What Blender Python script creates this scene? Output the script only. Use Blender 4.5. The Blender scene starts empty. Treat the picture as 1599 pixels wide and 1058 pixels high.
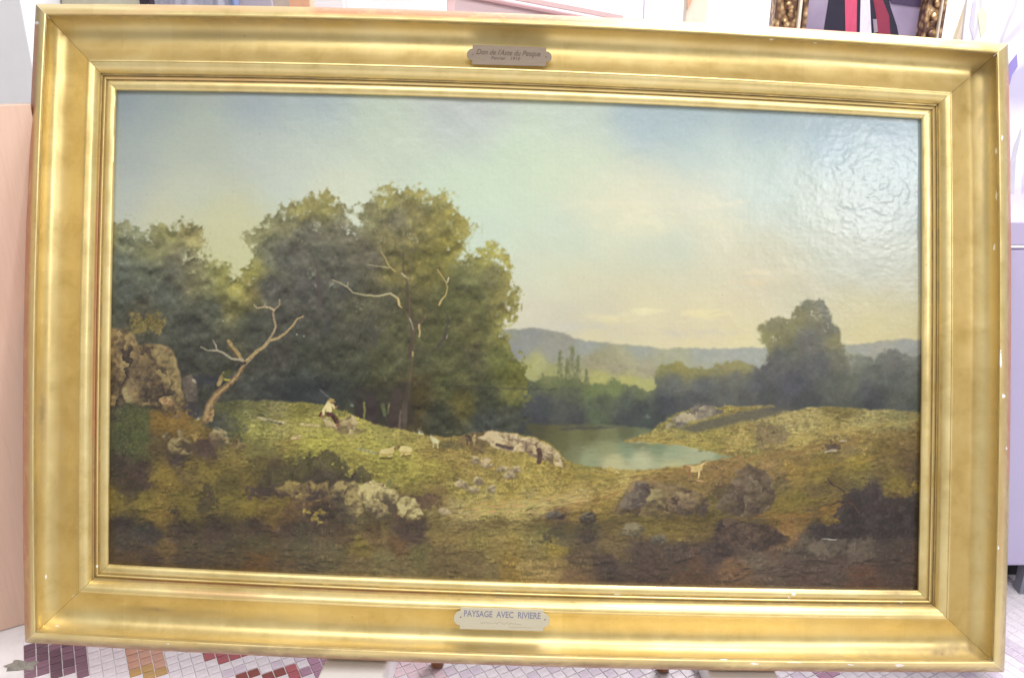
import bpy, bmesh, math, random
import numpy as np
from mathutils import Vector, Matrix
R = math.radians
sc = bpy.context.scene
C = sc.collection

# ---------------------------------------------------------------- camera
CAM_H, PITCH = 0.85, 20.0
F = 30.0/36.0*1599.0                    # focal length in photograph pixels
D = 1.142                               # camera to picture plane
cd = bpy.data.cameras.new('camera'); cam = bpy.data.objects.new('camera', cd); C.objects.link(cam)
cam.location = (0, 0, CAM_H); cam.rotation_euler = (R(90-PITCH), 0, 0)
cd.lens = 30; cd.sensor_width = 36; cd.clip_start = 0.02; cd.clip_end = 60
sc.camera = cam
AX = Vector((0, math.cos(R(PITCH)), -math.sin(R(PITCH)))); UP = Vector((0, math.sin(R(PITCH)), math.cos(R(PITCH)))); EYE = Vector((0, 0, CAM_H))
RM = Matrix((( 1, 0, 0), (0, UP.y, -AX.y), (0, UP.z, -AX.z)))     # picture frame axes: right, up, towards the room
POSE = Matrix.Translation(EYE+AX*D) @ RM.to_4x4()

# ---------------------------------------------------------------- light: a white workshop lit by lamps
sc.view_settings.view_transform = 'Standard'; sc.view_settings.look = 'None'; sc.view_settings.exposure = 0; sc.view_settings.gamma = 1
w = bpy.data.worlds.new('World'); sc.world = w; w.use_nodes = True
bg = w.node_tree.nodes['Background']; bg.inputs[0].default_value = (1.0, 0.99, 0.99, 1); bg.inputs[1].default_value = 0.42

def area(name, loc, target, sx, sy, power, col=(1, 1, 1)):
    l = bpy.data.lights.new(name, 'AREA'); l.shape = 'RECTANGLE'; l.size = sx; l.size_y = sy; l.energy = power; l.color = col
    o = bpy.data.objects.new(name, l); C.objects.link(o); o.location = loc
    o.rotation_euler = (Vector(target)-Vector(loc)).to_track_quat('-Z', 'Y').to_euler()
    return o
def plocal(x, y, z): return POSE @ Vector((x, y, z))
area('window_lamp', plocal(1.36, 0.56, 2.0), plocal(0.2, 0, 0), 0.18, 0.17, 11.5, (1, 0.985, 0.97))
area('ceiling_lamp', (0.20, -0.35, 2.6), (0.1, 1.0, 0.5), 2.2, 0.9, 50, (1, 0.98, 0.95))
area('back_ceiling_lamp', (0.9, 2.0, 2.6), (0.6, 2.0, 0.0), 2.2, 0.5, 120, (1, 0.97, 1.0))

# ---------------------------------------------------------------- helpers
def nt(name):
    m = bpy.data.materials.new(name); m.use_nodes = True
    t = m.node_tree; b = t.nodes['Principled BSDF']
    return m, t, b
def nd(t, typ, **kw):
    n = t.nodes.new(typ)
    for k, v in kw.items():
        if k.startswith('_'): setattr(n, k[1:], v)
        else: n.inputs[k.replace('__', ' ')].default_value = v
    return n
def mixc(t, fac, a, b, mode='MIX'):
    n = t.nodes.new('ShaderNodeMix'); n.data_type = 'RGBA'; n.blend_type = mode
    for i, v in ((0, fac), (6, a), (7, b)):
        if hasattr(v, 'is_linked') or hasattr(v, 'links'): t.links.new(v, n.inputs[i])
        else: n.inputs[i].default_value = v if i == 0 else tuple(v)+((1,) if len(v) == 3 else ())
    return n.outputs[2]
def mth(t, op, a, b=None, c=None, clamp=False):
    n = t.nodes.new('ShaderNodeMath'); n.operation = op; n.use_clamp = clamp
    for i, v in enumerate((a, b, c)):
        if v is None: continue
        if hasattr(v, 'links'): t.links.new(v, n.inputs[i])
        else: n.inputs[i].default_value = v
    return n.outputs[0]
def ramp(t, v, stops):
    n = t.nodes.new('ShaderNodeValToRGB'); t.links.new(v, n.inputs[0])
    e = n.color_ramp.elements
    while len(e) < len(stops): e.new(0.5)
    for k, (p, c) in zip(e, stops): k.position = p; k.color = tuple(c)+((1,) if len(c) == 3 else ())
    return n.outputs[0]
def noise(t, scale, detail=3, rough=.5, vec=None, dist=0.0):
    n = nd(t, 'ShaderNodeTexNoise', Scale=scale, Detail=detail, Roughness=rough, Distortion=dist)
    if vec is not None: t.links.new(vec, n.inputs['Vector'])
    return n.outputs['Fac']
def coords(t, scale=(1, 1, 1), kind='Object'):
    tc = t.nodes.new('ShaderNodeTexCoord'); mp = t.nodes.new('ShaderNodeMapping'); mp.inputs['Scale'].default_value = scale
    t.links.new(tc.outputs[kind], mp.inputs[0]); return mp.outputs[0]
def bump(t, b, h, strength=.2, dist=.001):
    n = nd(t, 'ShaderNodeBump', Strength=strength, Distance=dist); t.links.new(h, n.inputs['Height']); t.links.new(n.outputs[0], b.inputs['Normal'])
def lin(c): return tuple((v/255/12.92 if v/255 <= .04045 else ((v/255+.055)/1.055)**2.4) for v in c)
def simple(name, col, rough=.6, var=.08, scale=30, stretch=(1, 1, 1), metal=0.0, bmp=.1):
    """paint, wood, paper: a base colour broken up by two noises"""
    m, t, b = nt(name)
    v = coords(t, stretch); n = noise(t, scale, 4, .6, v); n2 = noise(t, scale*.17, 2, .5, v)
    k = mth(t, 'ADD', mth(t, 'MULTIPLY', n, .6), mth(t, 'MULTIPLY', n2, .4))
    c = ramp(t, k, [(.25, [x*(1-var*1.6) for x in col]), (.5, col), (.75, [min(1, x*(1+var)) for x in col])])
    t.links.new(c, b.inputs['Base Color']); b.inputs['Roughness'].default_value = rough; b.inputs['Metallic'].default_value = metal
    bump(t, b, n, bmp, .0008)
    return m
def link(name, me, mat=None, parent=None, kind=None):
    o = bpy.data.objects.new(name, me); C.objects.link(o)
    if mat: me.materials.append(mat)
    if parent: o.parent = parent
    if kind: o['kind'] = kind
    return o
def tag(o, label, cat, group=None):
    o['label'] = label; o['category'] = cat
    if group: o['group'] = group
    return o
def empty(name, loc, rz=0.0):
    o = bpy.data.objects.new(name, None); C.objects.link(o); o.location = loc; o.rotation_euler = (0, 0, rz); o.empty_display_size = .05; return o
def mesh(name, bm, smooth=False, angle=35):
    me = bpy.data.meshes.new(name); bm.normal_update(); bm.to_mesh(me); bm.free()
    if smooth:
        for p in me.polygons: p.use_smooth = True
        me.set_sharp_from_angle(angle=R(angle))
    return me
def box(bm, x0, x1, y0, y1, z0, z1, bev=.0):
    r = bmesh.ops.create_cube(bm, size=1.0); vs = r['verts']
    for v in vs: v.co = Vector((x0+(v.co.x+.5)*(x1-x0), y0+(v.co.y+.5)*(y1-y0), z0+(v.co.z+.5)*(z1-z0)))
    if bev > 0:
        es = list({e for v in vs for e in v.link_edges})
        bmesh.ops.bevel(bm, geom=es, offset=bev, segments=2, affect='EDGES', profile=.5)
def boxmesh(name, *a, bev=.0):
    bm = bmesh.new(); box(bm, *a, bev=bev); return mesh(name, bm)
def prism(name, pts2, z0, z1, bev=0.0):
    """a flat outline given a thickness"""
    bm = bmesh.new(); vs = [bm.verts.new((p[0], p[1], z0)) for p in pts2]; f = bm.faces.new(vs)
    if f.normal.z > 0: f.normal_flip()
    r = bmesh.ops.extrude_face_region(bm, geom=[f])
    for v in [g for g in r['geom'] if isinstance(g, bmesh.types.BMVert)]: v.co.z = z1
    bmesh.ops.recalc_face_normals(bm, faces=bm.faces)
    if bev > 0:
        es = [e for e in bm.edges if all(abs(v.co.z-z1) < 1e-6 for v in e.verts)]
        bmesh.ops.bevel(bm, geom=es, offset=bev, segments=2, affect='EDGES', profile=.5)
    return mesh(name, bm)
def ray(x, y): return AX+Vector((1, 0, 0))*((x-800)/F)-UP*((y-529)/F)
def on_floor(x, y): r = ray(x, y); return EYE+r*(-CAM_H/r.z)
def on_wall(x, y, Y): r = ray(x, y); return EYE+r*(Y/r.y)
def pl(x, y, z=0.0):
    """a spot on the picture, in the picture's own axes, z in front of the picture plane"""
    k = (D-z)/F; return Vector(((x-800)*k, -(y-529)*k, z))

PAINT_GAIN = 0.755

# ---------------------------------------------------------------- the oil painting (flat artwork), built as an array of pigments
PX0, PY0, PW, PH = 160, 130, 1290, 802          # painted area in millimetre-like canvas units
rs = np.random.RandomState(7)

def vnoise(scale, seed, octv=3, sx=1.0):
    r = np.random.RandomState(seed)
    out = np.zeros((PH, PW)); amp = 1.0; tot = 0
    for o in range(octv):
        cx = max(2.0, scale*sx/2**o); cy = max(2.0, scale/2**o)
        gw, gh = int(PW/cx)+3, int(PH/cy)+3
        g = r.rand(gh, gw)*2-1
        fx = np.arange(PW)/cx; fy = np.arange(PH)/cy
        ix = fx.astype(int); iy = fy.astype(int)
        tx = fx-ix; ty = fy-iy
        tx = tx*tx*(3-2*tx); ty = ty*ty*(3-2*ty)
        a = g[:, ix]*(1-tx)+g[:, ix+1]*tx
        out += amp*(a[iy]*(1-ty)[:, None]+a[iy+1]*ty[:, None])
        tot += amp; amp *= 0.55
    return out/tot

def pts(s):
    return np.array([[float(v) for v in p.split()] for p in s.strip().replace('\n', ';').split(';') if p.strip()])

def field(s, sig=17.0, q=4):
    P = pts(s)
    gy, gx = np.mgrid[0:PH+q:q, 0:PW+q:q]
    gx = gx+PX0; gy = gy+PY0
    num = np.zeros(gx.shape+(3,)); den = np.zeros(gx.shape)
    for x, y, r, g, b in P:
        d2 = (gx-x)**2+(gy-y)**2
        w = 1.0/(d2+sig*sig*.6)**2.3
        num += w[..., None]*np.array([r, g, b]); den += w
    f = num/den[..., None]
    fx = np.arange(PW)/q; fy = np.arange(PH)/q
    ix = fx.astype(int); iy = fy.astype(int); tx = (fx-ix)[None, :, None]; ty = (fy-iy)[:, None, None]
    a = f[:, ix]*(1-tx)+f[:, ix+1]*tx
    return a[iy]*(1-ty)+a[iy+1]*ty

GX, GY = np.meshgrid(np.arange(PW)+PX0, np.arange(PH)+PY0)
GX = GX.astype(float); GY = GY.astype(float)
N1 = vnoise(26, 1, 4); N2 = vnoise(26, 2, 4); N3 = vnoise(9, 3, 2); N4 = vnoise(9, 4, 2)
NF = vnoise(5, 8, 2); NG = vnoise(5.5, 9, 2, 1.8); NH = vnoise(2.7, 10, 1, 1.3); NB = vnoise(70, 5, 4); NS = vnoise(14, 6, 3, 3.0)

def poly_mask(poly, warp=0.0, fine=0.0, soft=1.5):
    x = GX+N1*warp+N3*fine; y = GY+N2*warp+N4*fine
    xs = [p[0] for p in poly]; ys = [p[1] for p in poly]
    m = 12+int(warp+fine)
    x0 = max(0, int(min(xs))-PX0-m); x1 = min(PW, int(max(xs))-PX0+m)
    y0 = max(0, int(min(ys))-PY0-m); y1 = min(PH, int(max(ys))-PY0+m)
    X = x[y0:y1, x0:x1]; Y = y[y0:y1, x0:x1]
    ins = np.zeros(X.shape, bool)
    n = len(poly)
    for i in range(n):
        ax, ay = poly[i]; bx, by = poly[(i+1) % n]
        if ay == by: continue
        c = ((ay > Y) != (by > Y)) & (X < (bx-ax)*(Y-ay)/(by-ay)+ax)
        ins ^= c
    out = np.zeros((PH, PW)); out[y0:y1, x0:x1] = ins
    return blur(out, soft) if soft > 0 else out

def blur(a, r):
    r = max(1, int(round(r)))
    for _ in range(2):
        for ax in (0, 1):
            c = np.cumsum(np.pad(a, [(r+1, r) if k == ax else (0, 0) for k in (0, 1)], mode='edge'), axis=ax)
            n = a.shape[ax]
            hi = np.take(c, np.arange(2*r+1, 2*r+1+n), axis=ax); lo = np.take(c, np.arange(0, n), axis=ax)
            a = (hi-lo)/(2*r+1)
    return a

def lay(img, m, col):
    img += m[..., None]*(col-img)

_K = {}
def kern(l, w, a, hard=False):
    key = (int(round(l*2)), int(round(w*4)), int(round(a/0.196)) % 16, hard)
    if key not in _K:
        L = key[0]/2; Wd = key[1]/4; A = key[2]*0.196
        r = int(math.ceil(L*(1.0 if hard else 1.5)+1.5))
        yy, xx = np.mgrid[-r:r+1, -r:r+1]
        u = xx*math.cos(A)+yy*math.sin(A); v = -xx*math.sin(A)+yy*math.cos(A)
        d = (u/L)**2+(v/Wd)**2
        _K[key] = (np.clip(1.35-d*1.1, 0, 1) if hard else np.exp(-1.5*d)*(d < 2.6))[..., None]
    return _K[key]

def dab(img, x, y, col, l, w, a, op, hard=False):
    k = kern(max(l, .6), max(w, .5), a, hard)
    r = k.shape[0]//2
    ix = int(round(x))-PX0; iy = int(round(y))-PY0
    if ix-r < 0 or iy-r < 0 or ix+r >= PW or iy+r >= PH: return
    p = img[iy-r:iy+r+1, ix-r:ix+r+1]
    p += (k*op)*(col-p)

def scatter(img, m, n, colf, l, w, ang, op, jit=10, shift=4, hue=4, r=None, lift=0):
    """n brush touches inside mask m, each with the local pigment of colf taken a little off its place"""
    r = r or rs
    idx = np.flatnonzero(m.ravel() > 0.5)
    if len(idx) == 0: return
    sel = idx[r.randint(0, len(idx), n)]
    ys, xs = sel//PW, sel % PW
    sx = np.clip(xs+r.randn(n)*shift, 0, PW-1).astype(int); sy = np.clip(ys+r.randn(n)*shift, 0, PH-1).astype(int)
    col = colf[sy, sx]*(1+(r.randn(n, 1)*jit+lift)/110.0)+r.randn(n, 3)*hue
    L = l[0]+(l[1]-l[0])*r.rand(n)**2; Wd = w[0]+(w[1]-w[0])*r.rand(n)**2
    A = ang[0]+ang[1]*r.randn(n); O = op*(0.5+0.5*r.rand(n))
    for i in range(n):
        dab(img, xs[i]+PX0, ys[i]+PY0, col[i], L[i], Wd[i], A[i], O[i])

def stroke(img, P, w0, w1, col, op=0.9, jit=8, r=None, rough=0.5):
    """a brush line along P whose width runs from w0 to w1"""
    r = r or rs
    P = np.array(P, float); seg = np.hypot(*(P[1:]-P[:-1]).T); T = seg.sum()
    n = int(T/max(0.5, min(w0, w1)*0.3))+2
    cum = np.concatenate([[0], np.cumsum(seg)])
    col = np.array(col, float); dr = r.randn()*0
    for i in range(n):
        t = i/(n-1)*T; k = min(len(seg)-1, np.searchsorted(cum, t, 'right')-1)
        f = (t-cum[k])/max(1e-6, seg[k]); p = P[k]+(P[k+1]-P[k])*f
        w = w0+(w1-w0)*t/T; w *= 1+0.12*r.randn()*rough
        dab(img, p[0]+r.randn()*rough*.25, p[1]+r.randn()*rough*.25, col+r.randn()*jit, max(.8, w*.62), max(.7, w*.62), 0, op, True)

def rock(img, poly, light, mid, dark, seed, lx=-0.3, ly=-0.9, warp=5, op=.92, grain=420, ysq=1.25, seam=.8):
    """a stone of broken planes: each plane has its own tone, seams between planes are dark, top edges catch light"""
    r = np.random.RandomState(seed)
    m = poly_mask(poly, warp*.6, 4, 1)
    xs = [p[0] for p in poly]; ys = [p[1] for p in poly]
    cx, cy = np.mean(xs), np.mean(ys); sx = (max(xs)-min(xs))/2+1; sy = (max(ys)-min(ys))/2+1
    m = m*np.clip(1.35-np.clip((GY-cy)/sy-0.15, 0, 2)*0.8+N3*.6+NF*.4, 0, 1)
    x0 = max(0, int(min(xs))-PX0-14); x1 = min(PW, int(max(xs))-PX0+14); y0 = max(0, int(min(ys))-PY0-14); y1 = min(PH, int(max(ys))-PY0+14)
    X = GX[y0:y1, x0:x1]+N3[y0:y1, x0:x1]*7; Y = GY[y0:y1, x0:x1]+N4[y0:y1, x0:x1]*7
    k = max(4, int(4*sx*sy/grain))
    px = cx+(r.rand(k)*2-1)*sx; py = cy+(r.rand(k)*2-1)*sy
    d = np.stack([(X-a)**2+((Y-b)*ysq)**2 for a, b in zip(px, py)])
    o = np.argsort(d, 0)[:2]; near = o[0]
    d1 = np.sqrt(np.take_along_axis(d, o[:1], 0)[0]); d2 = np.sqrt(np.take_along_axis(d, o[1:2], 0)[0])
    tone = (r.rand(k)*2-1)*.5
    gx_ = r.randn(k)*.05; gy_ = r.randn(k)*.05-.02
    S = tone[near]+(X-px[near])*gx_[near]+(Y-py[near])*gy_[near]+((X-cx)/sx*lx+(Y-cy)/sy*ly)*1.05+.1
    S = S+NF[y0:y1, x0:x1]*.55+NG[y0:y1, x0:x1]*.6+N3[y0:y1, x0:x1]*.5-seam*np.clip(1-(d2-d1)/2.6, 0, 1)*(r.rand(k)[near] > .4)
    light, mid, dark = [np.array(c, float) for c in (light, mid, dark)]
    t = np.clip(S, -1.1, 1.05)[..., None]
    c = np.where(t > 0, mid+(light-mid)*t, mid+(dark-mid)*(-t))
    p = img[y0:y1, x0:x1]; p += (m[y0:y1, x0:x1]*op)[..., None]*(c-p)
    full = np.zeros((PH, PW, 3)); full[y0:y1, x0:x1] = c
    area = max(6, int(m.sum()/60)); mm = (m > .6)*1.0
    scatter(img, mm, area, full, (1.2, 3.4), (.8, 1.6), (0.4, .7), 0.55, 12, 3, 3, r)

SKY = """
186 150 150 165 178;250 170 163 178 180;300 215 180 192 184;400 165 163 178 188;400 235 188 199 194;500 165 165 183 192;500 222 194 207 198;600 195 190 206 191
620 235 198 212 196;700 170 184 195 196;750 185 188 198 200;800 235 197 217 196;900 195 192 208 202;900 245 204 219 196;1000 180 168 190 204;1080 185 165 188 202
1100 235 190 209 208;1200 190 160 182 198;1200 250 186 206 204;1300 205 160 184 200;1400 205 158 182 202;1430 250 170 190 200;1380 260 175 194 198
200 250 168 180 182;200 300 186 196 194;300 290 200 208 192;250 335 206 208 180;350 350 208 209 172;350 410 205 207 162;385 385 206 208 166;330 410 204 205 162
450 285 198 210 202;510 310 214 220 198;560 300 210 220 202;700 300 202 220 200;760 300 202 223 201;770 360 202 219 206;830 400 206 216 196
850 280 205 222 196;900 312 212 220 196;930 325 222 222 198;990 350 226 226 198;1010 330 222 221 198;1100 320 222 222 203;1150 290 206 220 214;1200 300 194 210 208
870 350 202 217 206;900 375 200 215 198;1000 388 197 210 194;1060 385 197 208 194;1120 360 216 216 192;850 430 212 217 192;900 440 215 213 184;1000 445 211 207 178
1100 430 209 207 184;1180 445 208 202 182;1010 490 225 217 174;1100 488 224 216 174;830 488 212 208 188;890 505 202 200 188;950 512 200 196 186;1000 517 203 198 186
1060 512 205 198 180;1110 515 205 198 178;930 530 224 214 160;1000 537 228 218 164;1080 537 228 216 160;1150 530 220 212 162;1170 480 212 204 170
1210 400 201 200 176;1250 450 199 196 172;1300 400 190 196 184;1350 420 186 192 184;1400 400 182 190 182;1330 480 200 194 158;1400 490 198 192 154;1360 515 210 200 150
1430 510 200 192 150;1420 530 205 196 150;1250 340 190 202 196;1350 330 182 194 196;1420 320 176 190 194;1420 440 188 190 176;300 240 186 196 184;820 330 204 221 202
"""
HILL = """
800 520 152 150 150;830 530 150 148 154;880 530 155 150 148;810 550 150 147 156;860 550 158 154 154;920 540 162 162 166;1000 546 166 166 166;980 565 178 170 148;1060 560 176 172 156
930 560 160 152 130;960 572 166 156 136;1010 575 172 164 148;1100 555 166 166 168;1160 550 166 165 168;1100 575 172 168 158;840 565 180 174 128;820 575 174 170 122;860 585 166 162 116
940 590 182 174 118;980 595 188 180 120;1010 600 182 176 122;1040 580 172 168 150;1340 545 158 155 156;1380 540 160 154 152;1420 536 156 154 160;1330 565 160 158 140;1420 570 150 148 150;960 605 180 172 118
"""
BANK = """
800 575 128 130 82;810 600 112 118 84;850 590 122 126 92;830 602 92 96 82;876 560 124 126 90;894 555 118 124 88;876 585 112 118 84;896 585 112 118 86;915 580 128 128 92;890 610 100 105 92;930 605 118 128 92;960 605 124 132 96
1000 608 112 118 96;980 625 92 98 94;840 630 82 84 92;800 640 78 80 86;880 640 86 88 88;940 630 96 102 90;930 650 96 104 88;900 655 76 76 82;830 658 72 74 82;980 655 76 80 84;1000 640 76 80 84;1012 652 84 90 88;1020 655 72 76 80
1040 570 136 134 96;1062 572 146 138 92;1095 575 144 138 96;1140 566 150 142 102;1165 570 146 140 102;1050 595 108 110 112;1100 600 102 104 110;1150 590 112 112 110;1180 600 98 99 106;1040 630 80 82 90;1090 625 88 89 94;1130 615 98 98 100;1170 625 92 92 94
1205 505 138 134 108;1195 530 150 145 108;1220 520 130 126 98;1235 510 134 130 98;1260 470 128 128 112;1245 490 134 128 100;1275 490 142 136 118;1290 480 120 120 112;1300 510 118 117 110;1310 530 140 134 104;1260 530 114 113 112;1220 560 106 106 108
1280 570 102 102 108;1240 600 92 92 104;1200 620 90 90 94;1190 580 100 100 106;1300 600 102 104 102;1330 600 112 114 108;1310 560 120 118 108;1260 630 82 84 88;1330 630 92 94 92;1340 565 134 136 130;1365 580 106 108 106;1350 610 92 94 100;1390 560 116 116 116
1400 590 100 102 102;1430 560 130 130 130;1430 600 108 110 108;1400 625 96 98 96;1365 625 78 80 86;1360 632 76 78 84;1430 630 92 94 92
"""
TREE = """
188 352 160 160 130;205 372 140 142 120;180 420 105 110 105;240 390 138 136 104;228 425 112 116 104;275 355 158 154 108;300 372 168 158 114;316 392 166 158 116;290 402 135 130 108;270 425 112 112 102;200 460 92 95 95;258 460 98 100 98
302 432 122 117 95;325 440 140 138 106;342 418 180 176 116;350 440 156 152 100;372 452 174 167 102;358 472 126 121 84;390 456 132 122 84;330 482 95 96 92;218 480 86 82 80;300 505 80 80 84;400 505 79 79 82;330 550 76 75 79;300 590 71 69 76;420 560 83 81 84
420 605 75 76 82;470 612 62 66 78;400 360 164 161 125;420 400 121 121 108;396 420 158 152 95;440 338 154 150 118;470 325 180 171 114;512 315 172 163 108;480 362 122 119 107;450 402 108 106 103;500 402 110 108 101;420 450 99 97 99;480 450 102 100 100;530 450 104 102 99
440 500 88 86 88;500 500 90 88 89;520 420 101 99 95;540 360 136 131 115;562 338 166 163 128;580 325 156 150 114;602 315 172 164 106;640 296 186 175 112;620 340 134 127 106;650 340 162 152 104;692 306 190 180 116;670 360 166 156 98;712 338 194 181 104;735 360 198 185 114
702 382 182 170 94;610 382 152 142 99;580 402 118 112 99;620 420 146 136 88;660 420 156 146 88;690 420 152 144 86;722 432 148 148 102;760 398 194 186 108;792 420 198 187 112;770 432 156 151 108;740 470 124 124 83;780 460 152 144 93;806 470 174 165 99;700 470 114 114 78
650 470 118 112 80;600 470 107 103 88;560 480 104 101 88;560 520 87 85 83;620 520 100 98 78;680 520 100 98 73;740 520 115 112 78;792 520 160 154 94;780 560 110 112 73;740 560 98 95 76;700 560 102 102 76;650 560 95 93 76;600 560 92 92 76;550 560 82 82 77;500 560 79 79 79
480 610 62 66 78;540 610 68 70 73;600 620 76 73 62;650 610 82 71 56;700 600 90 90 68;722 630 98 90 60;690 650 68 68 68;760 620 74 75 70;802 580 122 122 70;802 620 112 110 70;800 645 76 78 80;760 652 70 72 80;640 650 74 64 56;580 640 62 59 58
"""
WATER = """
870 675 104 104 80;920 672 110 112 84;980 676 104 110 92;840 672 88 88 76;900 686 118 120 92;950 682 124 130 100;1000 686 120 132 108;880 690 108 110 82;900 700 128 134 108;950 695 150 158 126;920 715 154 165 138;980 702 136 157 138;1000 718 192 197 166;1050 710 158 174 150;1100 714 172 182 156;1135 712 138 157 134;960 722 198 195 156;1050 726 192 191 150;1030 695 130 150 130
"""
LAND = """
185 522 122 106 90;200 550 132 117 95;215 530 138 122 95;180 580 92 82 78;220 582 105 95 80;240 550 138 120 95;265 560 152 137 105;255 590 120 108 85;275 602 142 130 95;290 622 132 124 90;258 612 104 91 74;190 610 92 82 74;180 640 78 73 66;230 622 84 77 65
285 652 145 106 56;260 657 138 98 50;300 645 108 90 60;312 668 132 108 60;200 650 94 97 60;225 665 90 96 58;190 692 76 78 58;215 692 84 92 56;250 690 100 84 58;320 702 92 76 64;180 720 73 66 58;220 742 78 64 58;200 762 86 74 56;262 740 144 120 60;300 722 115 98 60;330 738 138 120 63;280 720 82 70 66
370 716 138 120 70;400 722 115 102 63;350 752 108 96 58;385 742 120 105 60;430 736 94 81 60;470 742 84 77 60;410 766 85 71 65;180 782 128 110 58;230 785 130 113 57;250 803 134 106 55;290 790 120 105 56;350 776 122 109 60;392 790 138 120 60;430 786 132 113 62;420 806 128 101 59;480 788 116 90 66;450 800 114 85 60
190 822 70 60 57;230 832 63 58 56;280 830 70 60 54;340 832 74 62 56;400 822 76 64 56;450 826 76 64 56;480 832 74 68 56;200 850 66 60 54;260 855 94 77 52;300 850 73 64 52;350 852 70 64 53;400 850 77 71 53;460 852 81 75 58;200 876 77 62 48;240 880 72 58 50;300 876 68 58 50;350 880 76 64 48;400 876 92 66 43;450 885 85 70 53;480 890 80 72 56
350 640 103 103 70;372 662 120 120 73;345 662 76 78 73;400 640 126 122 78;430 638 142 134 88;400 672 158 152 83;440 672 168 158 94;470 640 142 134 70;500 640 148 140 78;480 662 174 163 88;450 690 152 137 73;500 692 184 175 83;400 702 130 122 73;470 702 163 154 78;550 682 175 163 84;520 712 166 156 83
580 692 178 168 84;600 672 152 142 78;640 686 168 152 83;600 722 167 157 76;640 732 172 160 78;580 742 152 140 70;560 722 167 154 78;680 702 156 130 73;680 732 162 146 73;722 712 167 141 78;700 752 152 133 73;722 762 157 141 76;740 692 128 107 73;770 722 162 141 78;650 762 141 126 68;690 772 136 115 70
640 792 104 84 67;680 802 136 120 73;722 802 168 150 100;760 782 178 160 94;800 792 188 167 100;800 762 178 154 78;830 742 183 162 84;800 742 167 146 78;850 762 180 154 83;880 742 167 143 73;930 747 172 149 83;920 736 140 130 70;900 772 183 157 100;950 762 167 138 78;980 741 183 160 94;850 792 183 157 100;840 776 150 138 83;900 796 152 120 68;940 786 152 122 66;870 802 118 93 68
520 762 120 100 73;500 802 78 66 58;530 832 84 71 56;560 802 110 98 68;600 812 105 92 60;580 832 94 77 56;640 832 73 60 60;620 852 95 74 53;560 852 106 93 53;520 862 88 80 60;600 872 100 92 63;650 862 95 88 58;560 882 95 82 58;620 892 105 92 66;680 832 115 100 63;722 822 126 108 68;750 842 120 108 63;690 872 94 81 56;770 832 131 115 70
800 852 126 110 60;800 882 121 98 53;740 882 97 84 58;760 897 105 92 63;830 852 115 105 66;850 832 105 98 60;830 882 126 108 68;880 832 78 72 58;870 855 122 106 53;900 872 83 70 56;860 892 132 109 70;900 902 100 80 60;920 832 73 66 60;950 812 110 95 63;960 852 94 81 58;1020 812 116 101 58;1060 822 116 98 56;1100 812 100 85 53;1000 862 73 62 58
1060 862 70 60 58;950 882 66 56 54;1010 892 68 56 52;1080 892 78 60 50;1120 862 66 56 56;1000 752 152 115 73;1050 757 142 112 68;1100 752 142 110 68;1090 772 147 118 73;1130 736 142 105 68;1150 726 152 115 73;1130 772 100 85 63;1170 802 100 85 63;1120 792 112 98 60;1040 682 162 146 83;1100 682 167 151 83;1150 692 172 151 88;1100 697 152 142 78
1170 706 152 141 83;1050 667 141 132 83;1220 667 168 152 98;1260 657 162 146 93;1310 645 130 115 68;1290 667 168 150 88;1350 662 162 149 96;1400 652 141 132 86;1250 692 173 153 88;1300 682 152 131 78;1350 682 146 122 70;1410 682 130 107 63;1210 706 146 125 78;1250 712 130 109 66;1330 702 141 120 78;1380 702 125 105 58;1420 712 109 89 56
1200 727 152 115 76;1240 736 157 118 63;1280 737 141 120 60;1340 722 147 129 60;1390 727 120 101 60;1430 732 96 78 58;1300 752 115 98 60;1350 747 122 108 63;1400 757 130 111 56;1432 762 125 104 56;1220 752 115 100 68;1280 767 115 98 63;1250 782 127 111 56;1220 792 127 109 56;1270 792 110 92 58;1300 802 126 98 53;1230 817 142 98 60
1340 782 76 66 64;1370 762 73 64 64;1400 792 84 63 53;1420 812 64 54 53;1330 822 60 54 57;1380 832 62 54 54;1280 832 63 57 56;1150 832 75 62 58;1200 842 79 62 54;1130 852 64 54 54;1180 872 90 80 71;1260 852 79 71 64;1340 852 84 75 68;1250 882 75 64 60;1310 882 73 62 58;1400 872 62 52 50;1420 902 68 54 50;1150 892 98 73 56;1200 892 84 71 64;1150 912 90 69 56;1250 907 75 60 56;1350 912 77 58 50
"""

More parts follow.
